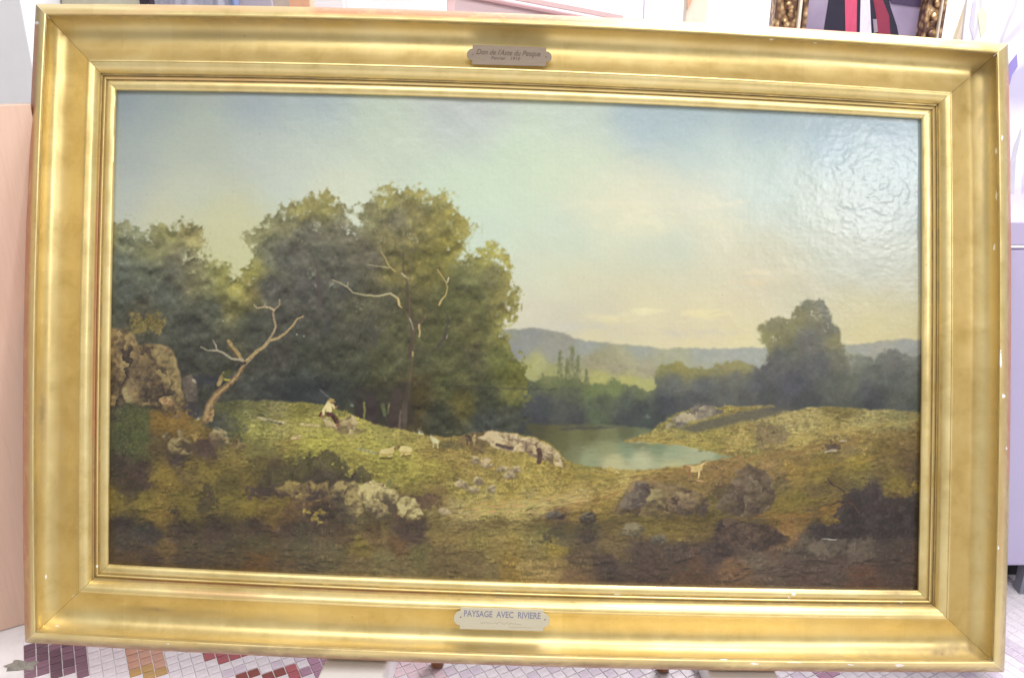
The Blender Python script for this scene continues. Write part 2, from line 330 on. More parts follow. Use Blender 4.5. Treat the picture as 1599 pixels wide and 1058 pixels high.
def make_painting():
    img = field(SKY, 62)
    g_ = img.mean(2, keepdims=True)
    img = g_+(img-g_)*.95+np.array((-2, -3, -1.))
    S = img.copy()
    every = np.ones((PH, PW))
    skym = (GY < 560).astype(float)
    scatter(img, skym, 5200, S, (8, 22), (3, 6), (0.05, .35), 0.3, 1.3, 12, .9)
    # clouds low over the hills
    for (x, y, l, w, c) in [(960, 498, 40, 4, (228, 219, 176)), (1100, 492, 46, 6, (232, 222, 172)), (1010, 486, 26, 4, (230, 224, 186)), (1085, 520, 60, 4, (196, 190, 182)), (900, 510, 40, 4, (198, 198, 190)),
                            (990, 345, 60, 12, (230, 228, 200)), (1080, 352, 60, 9, (222, 220, 196)), (950, 318, 60, 7, (226, 222, 200)), (1120, 318, 40, 6, (226, 222, 204)), (1190, 440, 40, 4, (214, 202, 172)), (1180, 425, 40, 3, (216, 208, 180))]:
        for k in range(26):
            dab(img, x+rs.randn()*l*.6, y+rs.randn()*w*.7, np.array(c, float)+rs.randn()*3, 7+rs.rand()*10, 2+rs.rand()*3, rs.randn()*.15, 0.22)
    # distant hills and pale fields
    H = (field(HILL, 9)*.93+np.array((196, 196, 164.))*.06)*np.array((.95, .98, .945))*(1+.03*N3+.03*NF)[..., None]
    hill = poly_mask([(780, 515), (800, 514), (832, 512), (858, 514), (880, 519), (897, 527), (915, 532), (980, 539), (1040, 544), (1120, 543), (1190, 542), (1300, 539), (1340, 537), (1380, 532), (1450, 529), (1450, 680), (780, 680)], 2, 2, 1)
    lay(img, hill, H)
    scatter(img, hill*(GY < 625), 2200, H, (3, 8), (1.5, 3), (0, .3), 0.45, 3, 6, 3)
    for k in range(120):
        x = 915+rs.rand()*110
        dab(img, x, 556+(x-915)*.2+rs.rand()*16, np.array((158, 150, 130.))+rs.randn()*9, 3, 4, 1.57, .4)
    # river bank trees, poplars, the far right trees
    B = field(BANK, 9)
    bank = poly_mask([(780, 560), (800, 556), (815, 570), (818, 590), (838, 594), (852, 584), (868, 588), (880, 592), (900, 590), (912, 596), (924, 600), (940, 602), (957, 592), (972, 604), (985, 600), (997, 598), (1010, 612), (1022, 604),
                      (1030, 572), (1046, 563), (1066, 566), (1074, 576), (1090, 572), (1108, 574), (1120, 566), (1145, 561), (1170, 566), (1186, 572), (1194, 556), (1200, 545), (1190, 528), (1189, 508), (1204, 496), (1222, 497), (1234, 500), (1238, 482), (1254, 469), (1274, 469), (1292, 474), (1302, 490), (1303, 505), (1313, 518), (1314, 540), (1322, 556),
                      (1336, 556), (1350, 552), (1366, 562), (1384, 550), (1402, 546), (1418, 556), (1450, 550), (1450, 660), (1200, 660), (1040, 680), (780, 690)], 6, 4, 2)
    bb = blur(bank, 3)
    bank = np.clip((bb+NF*.4+N3*.3+N1*.12-.38)/.5, 0, 1)*np.clip(bb*9-.2, 0, 1); bank = np.maximum(bank, np.clip((blur(bb, 6)-.84)*7, 0, 1))
    B = B*np.where(GX > 1180, .91, .97)[..., None]*np.array((.99, 1.0, .96))
    B = B*(1+.09*N3+.08*NF+.05*N1)[..., None]
    lay(img, bank, B)
    for (x, y0_, y1_, w_) in [(875, 548, 604, 6.5), (886, 560, 604, 4), (894, 540, 606, 7.5), (903, 556, 604, 5), (916, 576, 604, 3.4), (848, 584, 604, 7), (866, 588, 606, 4)]:
        for k in range(int((y1_-y0_)*2.2)):
            f = rs.rand(); y = y0_+f*(y1_-y0_); x_ = x+rs.randn()*w_*.62*(.3+.75*min(1, f*1.3))
            dab(img, x_, y, np.array((118, 122, 90.))*(1-.10*f)+(x_-x)*1.6+rs.randn()*5, 2.8, 2, 1.5, .34)
    edge = np.clip(blur(bank, 5)*(1-blur(bank, 5))*4, 0, 1)
    scatter(img, bank, 6500, B, (2.5, 6), (2, 5), (0, 1.5), 0.42, 5, 5, 2.5)
    scatter(img, (bank > .5)*(edge > .2)*1.0, 2600, B, (1.2, 3.2), (1, 2.6), (0, 1.5), 0.3, 6, 4, 2.5)
    for (x, y) in [(1273, 492), (1268, 489), (1280, 497), (1206, 526), (1291, 512), (1212, 528)]:
        for k in range(5): dab(img, x+rs.randn()*3, y+rs.randn()*2.5, np.array((186, 180, 160.))+rs.randn()*8, 2.2, 1.4, rs.rand()*3, .45)
    dab(img, 1012, 651, np.array((128, 138, 130.)), 5, 1.8, 0, .6); dab(img, 1011, 648, np.array((120, 130, 122.)), 2, 2, 0, .6); dab(img, 1008, 667, np.array((104, 108, 106.)), 5, 1, 0, .5)
    # the old trees on the left
    T = field(TREE, 14)
    left = [(150, 352), (180, 350), (200, 347), (214, 352), (224, 374), (230, 360), (246, 354), (262, 350), (276, 344), (296, 348), (312, 356), (322, 372), (324, 392), (320, 402), (308, 406), (300, 402), (292, 402), (306, 412), (318, 412), (338, 404), (356, 408), (366, 432), (374, 440), (382, 436), (386, 424), (388, 412), (398, 400),
            (402, 388), (394, 378), (388, 366), (394, 352), (410, 346), (420, 336), (440, 330), (452, 318), (470, 314), (486, 306), (512, 304), (524, 306), (530, 322), (546, 326), (540, 342), (546, 352), (560, 354), (566, 348), (556, 330), (566, 316), (588, 308), (594, 298), (614, 296), (636, 288), (654, 296), (662, 306), (672, 300), (694, 298), (704, 310),
            (704, 320), (714, 326), (716, 340), (738, 346), (742, 360), (730, 372), (732, 382), (712, 386), (722, 396), (742, 392), (770, 388), (792, 400), (800, 414), (796, 432), (806, 446), (812, 470), (806, 492), (792, 500), (784, 516), (794, 524), (800, 546), (816, 566), (822, 590), (826, 620), (816, 650), (822, 690), (700, 700), (480, 660), (160, 660)]
    tree = poly_mask(left, 9, 6, 2)
    tree0 = tree
    tb = blur(tree, 9); NC = vnoise(15, 12, 2)
    tree = np.clip((tb+NF*.55+N3*.5+NC*.5+N1*.4-.34)/.46, 0, 1)
    tree = tree*np.clip(tb*9-.2, 0, 1)
    tree = np.maximum(tree, np.clip((blur(tree0, 12)-.90)*9, 0, .97))
    up = np.roll(N1, 5, 0)-np.roll(N1, -5, 0)
    T = T*(1-.09*np.clip((T.sum(2)-380)/90, 0, 1))[..., None]
    dkm = np.clip((330-T.sum(2))/120, 0, 1)[..., None]
    T = T+dkm*np.array((2, 3, -8.))
    rz = np.exp(-(((GX-700)/130)**2+((GY-415)/95)**2))*np.clip(blur(tree, 14)*1.6-.6, 0, 1)
    T = T*(np.where((GX > 430)&(GY < 600), .89, .93)-.16*rz)[..., None]*np.array((.99, 1.0, .97))
    T = T*(1+.11*N3+.12*NF+.05*NH+.07*N1+.30*up+.34*(np.roll(NC, 3, 0)-np.roll(NC, -3, 0))+.10*(np.roll(N3, 2, 0)-np.roll(N3, -2, 0)))[..., None]
    lay(img, tree*0.98, T)
    tedge = np.clip(blur(tree, 7)*(1-blur(tree, 7))*4, 0, 1)*(GY < 560)
    scatter(img, tree, 11000, T, (2.5, 6.5), (2, 5), (0, 1.5), 0.4, 5.5, 6, 3)
    scatter(img, (tree > .45)*(tedge > .1)*1.0, 6500, T, (1.2, 3.4), (1, 2.2), (0, 1.5), 0.34, 6, 4, 3, None, 2)
    scatter(img, (tree0 > .3)*(tree < .5)*1.0*(GY < 560), 900, T, (1, 2), (.8, 1.6), (0, 1.5), 0.3, 5, 4, 3)
    # clumps: darker hollows and lighter sprays through the crowns
    lit = tree*(NB > 0.08)*(GX > 540)*(GY < 640)
    scatter(img, lit, 4200, T, (1.2, 3.4), (.9, 2), (0.4, 1.2), 0.4, 8, 7, 3, None, 8)
    dk = tree*(NB < -0.1)*(GY < 650)
    scatter(img, dk, 3000, T, (2, 5), (1.5, 3.5), (0.4, 1.2), 0.35, 6, 7, 3, None, -10)
    # sky holes
    for (x, y, s, n) in [(497, 350, 7, 16), (493, 357, 5, 9), (545, 345, 9, 14), (562, 352, 6, 10), (641, 365, 8, 10), (648, 372, 7, 9), (628, 316, 10, 8), (668, 318, 8, 9), (475, 362, 10, 6), (486, 430, 6, 7), (492, 448, 6, 8), (516, 447, 7, 9), (560, 478, 8, 6), (290, 405, 5, 10), (312, 408, 7, 12), (735, 408, 9, 14), (720, 400, 8, 10), (725, 412, 7, 8), (600, 372, 8, 6), (720, 365, 8, 6)]:
        for k in range(n):
            c = img[int(y)-PY0, int(x)-PX0]*.35+np.array((205, 208, 190.))*.65
            dab(img, x+rs.randn()*s*.6, y+rs.randn()*s*.5, c+rs.randn()*5, 1.2+rs.rand()*2.4, 1+rs.rand()*1.4, rs.rand()*3, .36)
    # trunks and limbs within the crowns
    dkc = (92, 84, 82)
    for P, a, b, c, o in [([(500, 480), (499, 460), (496, 420), (488, 395)], 9, 3, dkc, .4), ([(498, 455), (484, 442), (470, 432)], 5, 2, dkc, .4), ([(503, 452), (514, 436), (524, 428)], 5, 2, dkc, .3), ([(498, 420), (480, 392), (466, 384)], 3, 1.5, dkc, .3),
                       ([(640, 560), (645, 525), (644, 500), (638, 470), (636, 440), (630, 420), (630, 395)], 9, 3, (88, 76, 68), .4), ([(650, 510), (660, 495), (668, 482)], 7, 2, (92, 80, 70), .4), ([(640, 440), (648, 380), (646, 350)], 3, 1.4, (112, 98, 84), .35), ([(646, 392), (656, 378), (664, 364)], 3, 1.2, (112, 98, 84), .35),
                       ([(684, 541), (694, 528), (698, 512), (700, 496), (694, 482)], 6, 2, (80, 74, 70), .5), ([(698, 514), (712, 508), (722, 504)], 3, 1.2, (82, 76, 70), .5), ([(698, 530), (712, 536), (724, 548)], 3, 1.5, (88, 80, 66), .4),
                       ([(586, 540), (583, 510), (580, 485)], 7, 3, (82, 78, 78), .4), ([(590, 520), (605, 505), (612, 490)], 5, 2, (82, 78, 78), .35), ([(510, 520), (512, 490)], 10, 6, (78, 76, 82), .3),
                       ([(634, 640), (640, 600), (644, 565)], 16, 9, (84, 74, 62), .35)]:
        stroke(img, P, a*.8, b*.8, c, o*.42, 4)
    for P, a, b, c, o in [([(630, 668), (634, 630), (640, 580), (645, 545), (645, 518), (640, 498)], 9, 4, (112, 100, 80), .045), ([(633, 668), (637, 625), (643, 575), (647, 540), (646, 516)], 3, 1.6, (140, 124, 94), .05), ([(640, 498), (634, 486), (626, 478)], 3.4, 2, (124, 108, 82), .12), ([(646, 520), (660, 500), (676, 486), (688, 472)], 3, 1.6, (114, 100, 78), .1), ([(640, 500), (640, 460), (636, 434), (626, 428), (616, 422)], 2.6, 1.2, (118, 104, 82), .1)]:
        stroke(img, P, a, b, c, o, 6)
    for P, a, b, c, o in [([(520, 437), (532, 442), (543, 448), (552, 457), (572, 461), (592, 462), (610, 458), (622, 466), (624, 477)], 1.3, 2.4, (182, 172, 136), .7), ([(543, 448), (544, 441)], 1.4, 1, (180, 172, 140), .6), ([(622, 466), (625, 478), (628, 480)], 2.4, 1.6, (196, 172, 120), .7),
                       ([(574, 413), (586, 415), (600, 417), (608, 418)], 1, 1.6, (176, 166, 138), .6), ([(595, 392), (602, 403), (608, 416), (618, 424)], 1, 2, (184, 168, 118), .6), ([(628, 427), (636, 434)], 2.5, 1.6, (180, 168, 140), .7),
                       ([(683, 420), (690, 430), (697, 441), (699, 449), (697, 460), (690, 468), (686, 476)], 1, 2.2, (190, 168, 114), .6), ([(699, 441), (701, 434)], 1.4, 2, (216, 204, 180), .8),
                       ([(640, 497), (644, 506), (646, 515)], 2, 1.4, (160, 150, 138), .7), ([(655, 507), (656, 520), (655, 526)], 3, 2, (180, 160, 118), .6), ([(645, 549), (645, 556)], 2.4, 2, (176, 160, 116), .5), ([(698, 528), (699, 523)], 2, 1.2, (150, 142, 140), .7)]:
        stroke(img, P, a, b, c, o, 6, None, .3)
    # trunks at the foot of the wood with light between
    lay(img, poly_mask([(545, 606), (640, 600), (650, 660), (620, 675), (560, 655)], 5, 3, 3)*.55, np.array((64, 60, 58.)))
    for P, a, b, c, o in [([(560, 655), (562, 625)], 12, 9, (62, 56, 54), .7), ([(582, 665), (580, 620)], 15, 12, (66, 58, 58), .7), ([(614, 668), (616, 640), (622, 612)], 16, 13, (72, 62, 58), .7), ([(632, 670), (632, 630)], 8, 8, (92, 82, 74), .5), ([(624, 668), (626, 640)], 4, 3, (112, 100, 90), .4)]:
        stroke(img, P, a, b, c, o, 5)
    for P, a, b, c, o in [([(569, 628), (570, 640), (569, 652)], 3.2, 2.6, (128, 122, 80), .65), ([(549, 632), (552, 634)], 4, 2.5, (112, 120, 112), .7), ([(598, 632), (600, 640), (602, 648)], 6, 5, (98, 106, 76), .5), ([(608, 630), (606, 646)], 2.4, 1.6, (122, 118, 80), .5)]:
        stroke(img, P, a, b, c, o, 5)
    # old horizontal seam of the relined canvas
    for x in range(330, 870, 2):
        f = (x-330)/540.
        if rs.rand() < .78: dab(img, x, 594+math.sin(f*9)*2+f*12+rs.randn()*1.3, np.array((58, 58, 58.)), 4, 1.1, rs.randn()*.2, .22 if x < 700 else .36)
    lay(img, blur(((GX > 400)*(GX < 545)*(GY > 594)*(GY < 630)).astype(float), 6)*.35, np.array((58, 60, 66.)))
    lay(img, blur(((GX > 300)*(GX < 350)*(GY > 586)*(GY < 600)).astype(float), 3)*.5, np.array((66, 66, 84.)))
    # water
    W = field(WATER, 7); g_ = W.mean(2, keepdims=True); W = (g_+(W-g_)*.75+np.array((1, 0, -12.)))*.95
    water = poly_mask([(820, 660), (870, 664), (960, 664), (1020, 670), (1010, 682), (985, 690), (1045, 691), (1105, 703), (1160, 712), (1120, 726), (1060, 732), (1000, 734), (900, 734), (850, 710)], 1, 1, 2)
    lay(img, water, W)
    scatter(img, water, 900, W, (5, 14), (1, 2.2), (0, .06), 0.4, 3.5, 6, 2.5)
    for k in range(30): dab(img, 880+rs.rand()*80, 665+rs.rand()*6, np.array((76, 74, 78.)), 8, 1.6, 0, .4)
    # land
    G = field(LAND, 9)
    # warp the pigments a little so that passages interlock
    wx = np.clip((GX-PX0+N1*11+NS*8+N3*5).astype(int), 0, PW-1); wy = np.clip((GY-PY0+N2*8+NS*4+N4*4).astype(int), 0, PH-1)
    G = G[wy, wx]
    Lm = np.clip((G.sum(2)-190)/260, 0, 1)
    over = np.clip(G[..., 0]-G[..., 1]-20, 0, 80)
    G[..., 1] += over*.42; G[..., 2] += over*.25; G[..., 0] -= over*.18
    g_ = G.mean(2, keepdims=True); G = g_+(G-g_)*.88
    G = G*np.array((.955, .965, .965))
    G = G*(1+(.07+.03*Lm)*NS+.08*N3+.03*N1+(.07+.06*Lm)*NG*(.6+.9*np.clip(NB+.3, 0, 1))+(.07+.06*Lm)*NH)[..., None]
    land = poly_mask([(150, 498), (176, 510), (200, 522), (216, 540), (240, 538), (262, 540), (276, 560), (281, 600), (292, 632), (310, 658), (326, 642), (340, 628), (370, 625), (420, 627), (470, 628), (512, 632), (550, 648), (580, 658), (604, 668), (650, 676), (700, 682), (740, 676), (780, 674), (820, 678), (856, 690), (884, 718), (905, 727), (960, 731), (1010, 732),
                      (1060, 729), (1100, 723), (1146, 713), (1105, 703), (1045, 692), (972, 689), (1010, 677), (1036, 660), (1060, 644), (1090, 634), (1130, 634), (1212, 633), (1198, 641), (1240, 641), (1270, 635), (1300, 634), (1350, 638), (1450, 644), (1450, 940), (150, 940)], 3, 2, 1)
    low = np.clip((GY-815)/25, 0, 1)[..., None]
    G = G*(1+.22*low)+low*np.array((5, 3, 0.))
    lay(img, land, G)
    scatter(img, land, 11000, G, (2.5, 8), (1, 2.4), (0.05, .35), 0.55, 9, 5, 3)
    gl = land*(GY > 620)*(G.sum(2) > 330)
    scatter(img, gl, 8000, G, (1.2, 3.6), (.8, 1.5), (0.1, .6), 0.6, 15, 5, 4)
    scatter(img, gl*(N3 < 0), 1800, G, (1.2, 3.2), (.9, 1.8), (0.1, .7), 0.55, 8, 5, 3, None, -24)
    scatter(img, gl*(N1 > -.1), 1500, G, (.9, 2.6), (.7, 1.2), (0.1, .5), 0.7, 7, 5, 4, None, 17)
    dark = land*(GY > 640)*(G.sum(2) <= 330)
    scatter(img, dark, 3800, G, (1.5, 5), (1, 2.2), (0.1, .7), 0.5, 15, 6, 4)
    scatter(img, dark*(N3 > .1), 900, G, (1.5, 5), (1, 2.2), (0.1, .5), 0.45, 9, 6, 5, None, 17)
    scatter(img, dark, 200, G, (.9, 2.2), (.7, 1.1), (0, .8), 0.7, 8, 5, 6, None, 42)
    # tufts of grass and small scrub: light blades above, shade at the foot
    for sel, n, lift in ((gl, 420, 1.22), (dark, 300, 1.28)):
        ids = np.flatnonzero(sel.ravel() > .5); ids = ids[rs.randint(0, len(ids), n)]
        for q in ids:
            y, x = q//PW+PY0, q % PW+PX0; sc_ = .55+1.2*max(0, (y-630)/280.)*(.5+rs.rand())
            c = G[q//PW, q % PW]; cd_ = c*.66; cl = c*lift+rs.randn(3)*3
            for k in range(5): dab(img, x+rs.randn()*4*sc_, y+1.5+rs.rand()*2*sc_, cd_, 3.2*sc_, 1.1*sc_, rs.randn()*.2, .32)
            for k in range(9):
                a_ = -1.57+rs.randn()*.5; dab(img, x+rs.randn()*3.2*sc_, y-1.5*sc_+rs.randn()*1.2, cl*(1+rs.randn()*.06), 1.9*sc_+.6, .75, a_, .42)
    def streak(P, col, n, spread=2.5, l=7, op=.4, jit=7):
        P = np.array(P, float); seg = np.hypot(*(P[1:]-P[:-1]).T); cum = np.concatenate([[0], np.cumsum(seg)])
        for q in range(n):
            t_ = rs.rand()*cum[-1]; k = min(len(seg)-1, np.searchsorted(cum, t_, 'right')-1); d_ = P[k+1]-P[k]; p = P[k]+d_*(t_-cum[k])/seg[k]
            dab(img, p[0]+rs.randn()*2, p[1]+rs.randn()*spread, np.array(col, float)+rs.randn()*jit, l*(.5+rs.rand()), .8+rs.rand(), math.atan2(d_[1], d_[0])+rs.randn()*.12, op)
    for P, c, n, sp in [([(1190, 650), (1250, 645), (1330, 660), (1440, 656)], (172, 158, 102), 90, 4), ([(1150, 694), (1230, 690), (1300, 672), (1400, 662)], (176, 156, 94), 110, 4), ([(1200, 715), (1280, 694), (1360, 684), (1440, 690)], (122, 98, 62), 90, 4), ([(1170, 712), (1240, 708), (1290, 690)], (132, 108, 68), 60, 3),
                        ([(1200, 740), (1290, 730), (1380, 715)], (150, 126, 66), 70, 5), ([(1250, 742), (1340, 738), (1430, 742)], (110, 96, 60), 70, 4), ([(1230, 790), (1300, 776), (1330, 760)], (134, 118, 64), 60, 4), ([(860, 800), (960, 770), (1030, 744), (1110, 724), (1160, 712)], (150, 118, 74), 150, 4), ([(930, 810), (1010, 800), (1110, 796), (1210, 770), (1290, 742)], (140, 124, 72), 150, 5), ([(1020, 826), (1120, 812), (1220, 800), (1300, 780)], (122, 106, 62), 140, 6), ([(1090, 756), (1150, 722), (1240, 704), (1340, 690)], (150, 122, 76), 130, 5), ([(1180, 806), (1260, 806), (1320, 790)], (146, 110, 66), 90, 5), ([(880, 820), (960, 836), (1060, 836), (1130, 828)], (112, 98, 62), 130, 6), ([(1010, 690), (1080, 690), (1150, 700)], (178, 158, 92), 70, 3), ([(1030, 680), (1090, 672), (1150, 660), (1190, 655)], (160, 148, 88), 60, 3),
                        ([(690, 808), (760, 792), (830, 786), (900, 780), (960, 764), (1000, 748)], (190, 166, 104), 170, 6), ([(720, 790), (800, 780), (880, 768), (940, 752)], (176, 150, 84), 110, 4), ([(640, 830), (720, 840), (800, 860), (880, 880)], (132, 116, 74), 110, 7), ([(700, 826), (800, 822), (870, 808)], (106, 92, 62), 100, 5), ([(760, 850), (840, 862), (900, 886)], (142, 122, 80), 80, 5),
                        ([(760, 810), (830, 822), (900, 826), (980, 812), (1080, 812)], (98, 86, 58), 120, 5), ([(400, 640), (500, 650), (600, 690), (700, 700)], (178, 168, 96), 120, 8), ([(430, 690), (520, 690), (640, 720), (720, 740)], (182, 172, 88), 140, 8), ([(450, 706), (540, 716), (640, 748)], (132, 122, 70), 90, 6), ([(880, 734), (940, 742), (1010, 738), (1080, 730)], (178, 156, 88), 90, 3), ([(890, 738), (960, 750)], (138, 126, 72), 50, 3),
                        ([(200, 850), (300, 858), (420, 862), (540, 870)], (96, 82, 58), 100, 7), ([(220, 876), (360, 872), (500, 884)], (62, 54, 50), 90, 6), ([(960, 880), (1080, 884), (1200, 870), (1300, 850)], (92, 80, 70), 110, 6), ([(1120, 900), (1240, 884), (1380, 880)], (64, 55, 52), 90, 6), ([(560, 880), (660, 878), (760, 894)], (112, 98, 70), 90, 5), ([(180, 785), (260, 786), (360, 782), (440, 784)], (136, 122, 64), 120, 7), ([(230, 745), (300, 728), (380, 722)], (138, 120, 66), 80, 6)]:
        streak(P, c, n, sp)
    # long shadow and bush on the far meadow
    lay(img, poly_mask([(1060, 668), (1100, 655), (1150, 645), (1200, 634), (1250, 634), (1210, 648), (1180, 655), (1120, 668), (1085, 675)], 3, 2, 2)*.8, np.array((92, 90, 84.)))
    def clump(poly, col, seed, n, warp=6, jit=9, op=.8, lift=8):
        r = np.random.RandomState(seed); m = poly_mask(poly, warp+5, 9, 2)
        mb = blur(m, 3); mb = blur(m, 6); m = np.clip((mb+NF*.55+N3*.5-.32)/.34, 0, 1)*np.clip(mb*8-.2, 0, 1)
        c = np.zeros((PH, PW, 3))+np.array(col, float); c *= (1+N1*.16+N3*.22+NF*.16)[..., None]
        lay(img, m*op, c); scatter(img, m, n, c, (1.3, 4), (1, 2.4), (0.5, 1.2), .5, jit, 3, 5, r)
        scatter(img, blur(m, 4)*(blur(m, 4) < .8) > .2, n//2, c, (1, 3), (.9, 1.8), (1.2, .8), .45, jit, 3, 4, r, lift)
    clump([(1172, 690), (1180, 668), (1200, 662), (1216, 668), (1236, 668), (1226, 688), (1204, 692)], (116, 102, 80), 11, 130, 8, 9, .6)
    clump([(1282, 704), (1292, 690), (1306, 688), (1312, 698), (1300, 706)], (84, 72, 64), 12, 60, 5, 8, .7)
    stroke(img, [(1288, 706), (1298, 703), (1306, 703)], 2, 4, (160, 146, 124), .6); stroke(img, [(1310, 688), (1322, 688)], 3, 3, (158, 142, 112), .55)
    # hill of rock on the right bank
    rock(img, [(1040, 668), (1056, 650), (1078, 640), (1084, 630), (1100, 628), (1118, 634), (1130, 642), (1110, 650), (1080, 656), (1064, 668)], (176, 164, 140), (134, 126, 116), (104, 98, 96), 21, -.6, -.5)
    # cliff at the left edge
    rock(img, [(150, 502), (180, 512), (206, 520), (216, 538), (240, 536), (264, 541), (278, 562), (284, 602), (298, 640), (284, 656), (244, 640), (200, 628), (150, 640)], (158, 138, 100), (120, 103, 78), (78, 68, 60), 22, .55, -.6, 8, .95, 420, .5, .25)
    rock(img, [(236, 546), (262, 546), (276, 562), (282, 600), (290, 628), (276, 640), (262, 610), (246, 584)], (160, 144, 104), (130, 115, 84), (90, 80, 66), 23, .6, -.5, 8, .7, 500, .45, .2)
    clump([(208, 556), (220, 554), (232, 590), (240, 612), (222, 622), (206, 600)], (104, 92, 78), 24, 100, 9, 9, .3)
    rock(img, [(192, 610), (200, 608), (212, 622), (212, 632), (198, 628)], (168, 154, 116), (138, 124, 94), (100, 90, 74), 26)
    rock(img, [(284, 590), (300, 584), (310, 604), (308, 632), (296, 630), (288, 612)], (120, 110, 98), (92, 84, 80), (70, 64, 68), 27)
    stroke(img, [(302, 593), (306, 597)], 4, 3, (166, 158, 136), .7)
    rock(img, [(250, 624), (262, 619), (276, 630), (272, 634), (254, 630)], (190, 160, 116), (160, 130, 96), (120, 96, 76), 28)
    clump([(170, 640), (200, 632), (222, 640), (236, 668), (232, 700), (214, 722), (176, 718)], (84, 84, 62), 29, 300, 14, 12, .32, 14)
    for k in range(170): dab(img, 182+rs.rand()*52, 638+rs.rand()*72, np.array((104, 110, 70.))+rs.randn(3)*5, 1.8, 1.2, rs.rand()*3, .55)
    clump([(170, 720), (220, 716), (246, 730), (240, 756), (200, 770), (168, 764)], (80, 68, 60), 30, 200, 14, 9, .3)
    clump([(202, 505), (215, 495), (238, 486), (252, 494), (258, 512), (246, 524), (214, 522)], (126, 112, 70), 31, 240, 6, 14, .5, 20)
    for k in range(110): dab(img, 228+rs.randn()*14, 506+rs.randn()*8, np.array((150, 136, 76.))+rs.randn(3)*7, 1.8, 1, rs.rand()*3, .5)
    # ochre bank and boulders
    for k in range(120):
        t = rs.rand(); dab(img, 255+t*52+rs.randn()*6, 645+t*18+rs.randn()*8, np.array((146, 112, 64.))+rs.randn(3)*5, 4, 1.2, .35+rs.randn()*.2, .3)
    B1 = (156, 142, 106); B2 = (128, 114, 84); B3 = (92, 80, 66)
    rock(img, [(262, 694), (268, 684), (284, 682), (300, 688), (308, 702), (292, 708), (268, 708)], B1, B2, B3, 33)
    rock(img, [(326, 680), (332, 670), (344, 668), (356, 674), (360, 688), (350, 698), (334, 698)], (180, 164, 126), (150, 134, 100), (112, 98, 80), 34)
    rock(img, [(300, 680), (308, 676), (318, 684), (314, 692), (304, 690)], (186, 162, 100), (156, 132, 84), (112, 92, 66), 35)
    rock(img, [(252, 676), (262, 672), (264, 682), (256, 686)], B1, (130, 118, 96), B3, 36); rock(img, [(276, 674), (284, 672), (288, 680), (278, 682)], (166, 154, 124), (136, 122, 94), B3, 37)
    rock(img, [(362, 690), (374, 686), (384, 698), (378, 704), (364, 702)], (160, 142, 106), (134, 118, 84), (100, 84, 66), 38)
    clump([(308, 690), (326, 684), (336, 700), (350, 706), (330, 714), (310, 706)], (84, 70, 64), 39, 70, 4)
    # shaded gully behind the dead tree
    clump([(330, 640), (346, 634), (362, 640), (376, 664), (384, 696), (374, 694), (352, 672), (336, 656)], (84, 84, 72), 40, 200, 9, 8, .45)
    clump([(292, 630), (306, 634), (314, 648), (310, 660), (300, 646)], (72, 66, 70), 41, 70, 4, 7, .8)
    # dead tree
    bark = (160, 138, 102)
    for P, a, b, c, o in [([(322, 655), (328, 632), (340, 614), (358, 600), (372, 586), (382, 568)], 11, 5.5, (126, 104, 80), .9), ([(320, 655), (326, 634), (338, 616), (356, 602), (370, 588), (380, 572)], 5, 2.6, bark, .6), ([(330, 655), (333, 640)], 6, 4, (160, 134, 96), .8),
                       ([(382, 568), (392, 558), (402, 548), (412, 542), (420, 532), (434, 528), (446, 520), (458, 508), (464, 498), (474, 494)], 5, 1.8, (168, 148, 112), .85), ([(418, 534), (428, 518), (431, 510), (428, 496), (427, 488), (430, 482), (437, 476), (437, 467)], 2.8, 1.6, (160, 142, 116), .85), ([(428, 484), (421, 480), (412, 479), (402, 481), (397, 476)], 2.2, 1.4, (190, 170, 140), .85), ([(413, 480), (415, 473)], 1.2, 1, (170, 155, 130), .7),
                       ([(379, 566), (372, 552), (364, 542), (357, 532)], 6, 4.5, (166, 144, 102), .85), ([(376, 566), (368, 554), (360, 543)], 3, 2.5, (92, 76, 66), .8), ([(380, 562), (362, 560), (350, 551), (340, 547), (324, 547), (314, 541)], 3, 1.4, (166, 160, 140), .8), ([(339, 547), (338, 540), (333, 531)], 1.8, 1.2, (178, 170, 148), .8),
                       ([(342, 600), (346, 590), (350, 582)], 6, 4, (160, 140, 98), .85), ([(351, 592), (358, 593)], 3, 3, (178, 170, 76), .7), ([(350, 586), (355, 582), (362, 580)], 8, 6, (84, 86, 54), .5), ([(374, 570), (384, 566)], 6, 4, (62, 58, 60), .6)]:
        stroke(img, P, a, b, c, o, 9)
    for (xa, ya, xb, yb, w_) in [(326, 654, 336, 622, 5), (336, 622, 358, 602, 4.5), (358, 602, 374, 584, 3.6), (374, 584, 382, 570, 3), (384, 564, 412, 544, 1.8)]:
        for k in range(26):
            f = rs.rand(); q = rs.randn()*w_*.5; dab(img, xa+(xb-xa)*f+q, ya+(yb-ya)*f+q*.6, np.array((196, 168, 120.) if q < 0 else (92, 74, 62.))+rs.randn()*10, 2.6, .8, math.atan2(yb-ya, xb-xa)+rs.randn()*.4, .5)
    for k in range(40): dab(img, 372+rs.randn()*14, 548+rs.randn()*10, np.array((132, 120, 76.))+rs.randn()*8, 3, 2, rs.rand()*3, .25)
    for (x, y) in [(349, 501), (464, 522), (475, 525)]: dab(img, x, y, np.array((220, 220, 215.)), 1.6, 1.1, .5, .8)
    # rocks and turf on the lit slope
    rock(img, [(503, 652), (514, 650), (522, 660), (540, 652), (556, 648), (562, 660), (556, 668), (572, 672), (560, 678), (532, 676), (510, 664)], (196, 178, 138), (164, 146, 112), (124, 110, 86), 42, -.1, -.9, 4)
